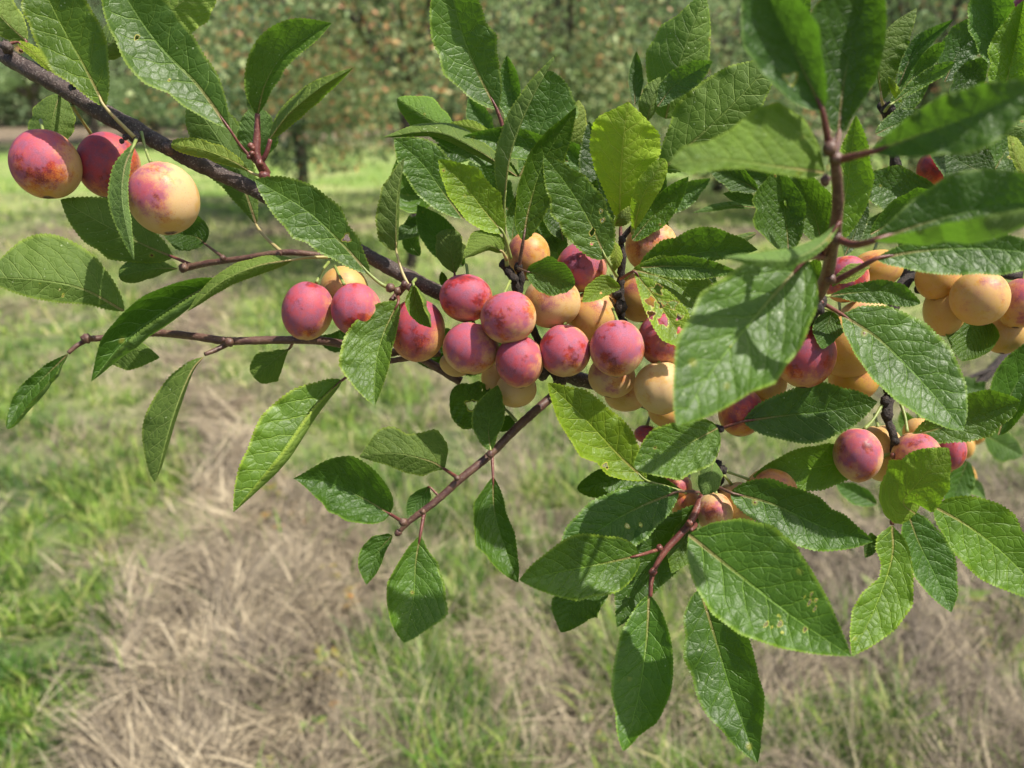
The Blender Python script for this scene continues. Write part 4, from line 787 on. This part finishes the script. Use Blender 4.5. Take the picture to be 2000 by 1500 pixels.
LB = lambda *a, **k: leaf(B_, *a, **k)
LB([(1712, 985), (1680, 968), (1632, 945)], 20, 20, .60, .60, tint=(.85, 1.05, 1.1)); LB([(1890, 900), (1870, 950), (1850, 1000)], 30, 24, .60, .60, tint=(.75, .98, .9)); LB([(1880, 930), (1905, 950), (1925, 975)], 12, 14, .66, .66, tint=(1.1, 1.25, 1.2))
LB([(1925, 850), (1960, 870), (1998, 890)], 26, 30, .7, .7, tint=(.9, 1.1, 1.0)); LB([(1790, 830), (1820, 810), (1830, 780)], 26, 26, .62, .62, tint=(.7, .9, .8)); LB([(1870, 740), (1905, 760), (1925, 745)], 18, 18, .7, .7, tint=(.7, .9, .8))
LB([(1800, 860), (1775, 835), (1760, 800)], 18, 18, .6, .6, tint=(.9, 1.05, .7))

# ------------------------------------------------------------------ the fruit
for a in [
    (90,321,71,70,.40,.62,.75,.2, 'large pink plum with a yellow base, leftmost in the picture', None),
    (212,323,64,66,.425,.72,.5,.1, 'red plum half behind the drooping narrow leaf, second of the upper left three', [(140,205,.40),(158,232,.41),(178,262)]),
    (320,388,74,71,.385,.42,.8,.8, 'large pale peach plum with an orange cheek, third of the upper left three', [(276,258,.393),(284,290,.388),(295,318)]),
    (672,565,49,46,.415,.15,.4,.5, 'pale peach plum peeping out behind the first two plums of the central cluster', None),
    (601,607,51,58,.392,.68,.75,.4, 'red and purple plum resting on the thin brown twig, leftmost of the central cluster', [(642,512,.41),(628,530,.40),(618,552)]),
    (696,605,50,54,.388,.72,.8,.2, 'purple plum with a wiped red stripe, second along the central cluster', [(654,520,.41),(664,540,.40),(672,555)]),
    (815,645,56,62,.402,.66,.55,.3, 'red and orange plum behind the small speckled leaf', None),
    (910,582,53,47,.395,.72,.8,.3, 'shiny magenta plum where the bough enters the cluster', None),
    (993,620,55,51,.378,.62,.95,.5, 'lilac plum with a pale band across it, in the middle of the cluster', None),
    (920,680,55,52,.392,.58,.85,.6, 'pink plum with a small orange patch, below the shiny magenta one', None),
    (1015,706,47,52,.384,.70,.7,.3, 'plum with a glowing red cheek, lowest of the blushed ones in the central cluster', None),
    (1008,760,40,36,.405,.12,.5,.8, 'pale plum hanging under the one with the glowing red cheek', None),
    (966,745,26,40,.42,.10,.4,.7, 'pale plum mostly hidden, above the leaf with a hole', None),
    (890,712,32,24,.42,.08,.4,.7, 'pale plum sliver under the pink plum with the orange patch', None),
    (1078,590,57,52,.395,.28,.7,.9, 'pale peach plum under the rounded leaf, with a faint pink blush', None),
    (1103,685,51,52,.386,.66,.85,.5, 'purplish plum with a pale crescent, right of the glowing red one', None),
    (1158,618,48,52,.408,.22,.4,.3, 'orange plum in half shade below the small bright leaf', None),
    (1205,680,54,57,.378,.62,.95,.8, 'rounded mauve plum with a cream edge, right end of the front row', None),
    (1297,662,52,54,.394,.62,.85,.4, 'purple plum behind the tattered eaten leaf', None),
    (1195,735,46,42,.402,.42,.85,.8, 'dusky plum directly below the rounded mauve one', None),
    (1222,772,42,32,.42,.10,.5,.8, 'pale plum at the back, lowest below the rounded mauve one', None),
    (1291,757,53,52,.386,.16,.8,.9, 'cream plum with fine scratches, left of the big blurred leaf', None),
    (1136,522,50,50,.405,.62,.8,.4, 'plum with a dark bruise, above the orange one in the upper cluster', None),
    (1032,500,42,48,.425,.35,.4,.2, 'orange and pink plum behind the tall dark leaf\'s stalk', None),
    (1272,482,52,50,.415,.35,.7,.5, 'two toned yellow and pink plum at the top of the central cluster', None),
    (1252,578,50,52,.42,.25,.4,.2, 'shaded orange plum behind the dark spur, right of the upper cluster', None),
    (1190,600,30,42,.428,.15,.3,.2, 'orange plum just visible left of the dark upright spur', None),
    (1305,805,40,32,.42,.25,.3,.2, 'shaded orange plum below the cream plum with scratches', None),
    (1262,848,24,18,.43,.70,.6,.2, 'small purple sliver of plum left of the pale leaf in front', None),
    (1572,692,60,66,.385,.70,.65,.2, 'big crimson plum with a golden base, right of the large blurred leaf', [(1578,600,.37),(1576,620,.38),(1572,634)]),
    (1655,675,60,68,.412,.08,.35,.2, 'golden plum just behind the big crimson one', None),
    (1668,735,52,50,.418,.18,.2,.0, 'orange speckled plum under the golden one', None),
    (1652,545,46,46,.405,.66,.8,.3, 'rosy plum crossed by the red leaf stalk, right of the near shoot', None),
    (1712,525,56,38,.425,.18,.3,.1, 'amber plum under the blurred near leaf', None),
    (1688,632,58,48,.41,.20,.7,.7, 'pale yellow plum below the small dark oblong leaf', None),
    (1447,805,44,48,.408,.52,.3,.0, 'dark red speckled plum by the tip of the dark oval leaf', None),
    (1503,748,34,34,.42,.20,.4,.4, 'dim peach plum in the gap left of the crimson one', None),
    (1480,775,40,40,.43,.12,.3,.1, 'shaded yellow plum behind the dim peach one', None),
    (1913,582,62,54,.402,.20,.5,.3, 'large amber plum, front one of the right hand cluster', None),
    (1832,542,46,46,.425,.12,.3,.2, 'brownish yellow plum at the left of the right hand cluster', None),
    (1845,605,42,52,.43,.05,.35,.5, 'pale shaded plum low at the left of the right hand cluster', None),
    (1992,592,46,50,.418,.48,.6,.1, 'orange red plum at the right edge of the picture', None),
    (1962,645,46,46,.435,.08,.4,.3, 'dull yellow plum under the large amber one', None),
    (1675,888,49,54,.40,.55,.85,.7, 'mauve plum hanging left of the knobbly twig', [(1722,792,.41),(1705,820,.405),(1688,838)]),
    (1722,885,46,56,.425,.12,.5,.8, 'pale plum directly behind the knobbly twig', None),
    (1790,892,52,48,.405,.50,.75,.7, 'pink speckled plum right of the knobbly twig', [(1760,790,.415),(1768,815,.41),(1772,844)]),
    (1852,878,36,40,.425,.66,.7,.3, 'rose red plum behind the tip of the olive leaf', None),
    (1795,845,34,30,.435,.15,.4,.5, 'pale plum glimpsed behind the olive leaf\'s base', None),
    (1795,758,26,24,.445,.30,.4,.5, 'small dull plum behind the big drooping leaf', None),
    (1506,962,54,50,.405,.38,.4,.3, 'orange freckled plum top between two dark leaves', [(1412,918,.405),(1445,930,.405),(1468,938)]),
    (1440,985,46,44,.412,.25,.6,.8, 'pale plum with long green stalk in the lower cluster', [(1405,920,.405),(1420,935,.405),(1432,950)]),
    (1395,1000,36,40,.40,.35,.8,.9, 'pink and cream plum right of the red stalk in the lower cluster', None),
    (1425,1015,42,42,.42,.35,.3,.2, 'shaded peach plum at the back of the lower cluster', None),
    (1318,950,34,28,.425,.40,.4,.5, 'peach plum peeping out above the leaf with small holes', None),
    (1340,985,30,34,.425,.35,.3,.1, 'orange plum hidden behind the stalk of the leaf with small holes', None),
    (1824,328,34,38,.445,.72,.3,.0, 'little red sliver of plum among the upper right leaves', None),
    (1856,392,40,32,.435,.70,.95,.2, 'purple plum top with a green stalk, below the glossy dark leaf', [(1850,345,.43),(1851,355,.43),(1850,362)]),
    (2012,20,40,44,.44,.85,.2,.0, 'dark red plum in the top right corner', None),
    (1905,845,22,24,.75,.10,.3,.2, 'blurred yellow plum farther back, topmost of the far right few', None),
    (1885,872,18,24,.75,.10,.3,.2, 'blurred yellow plum farther back, left of the topmost one', None),
    (1880,930,26,30,.76,.25,.2,.0, 'blurred orange plum farther back, hanging below the yellow ones', None),
    (1872,960,20,18,.74,.45,.4,.2, 'blurred pinkish plum farther back, lowest of the far right few', None),
]:
    plum(*a, rot=random.uniform(-14, 14))
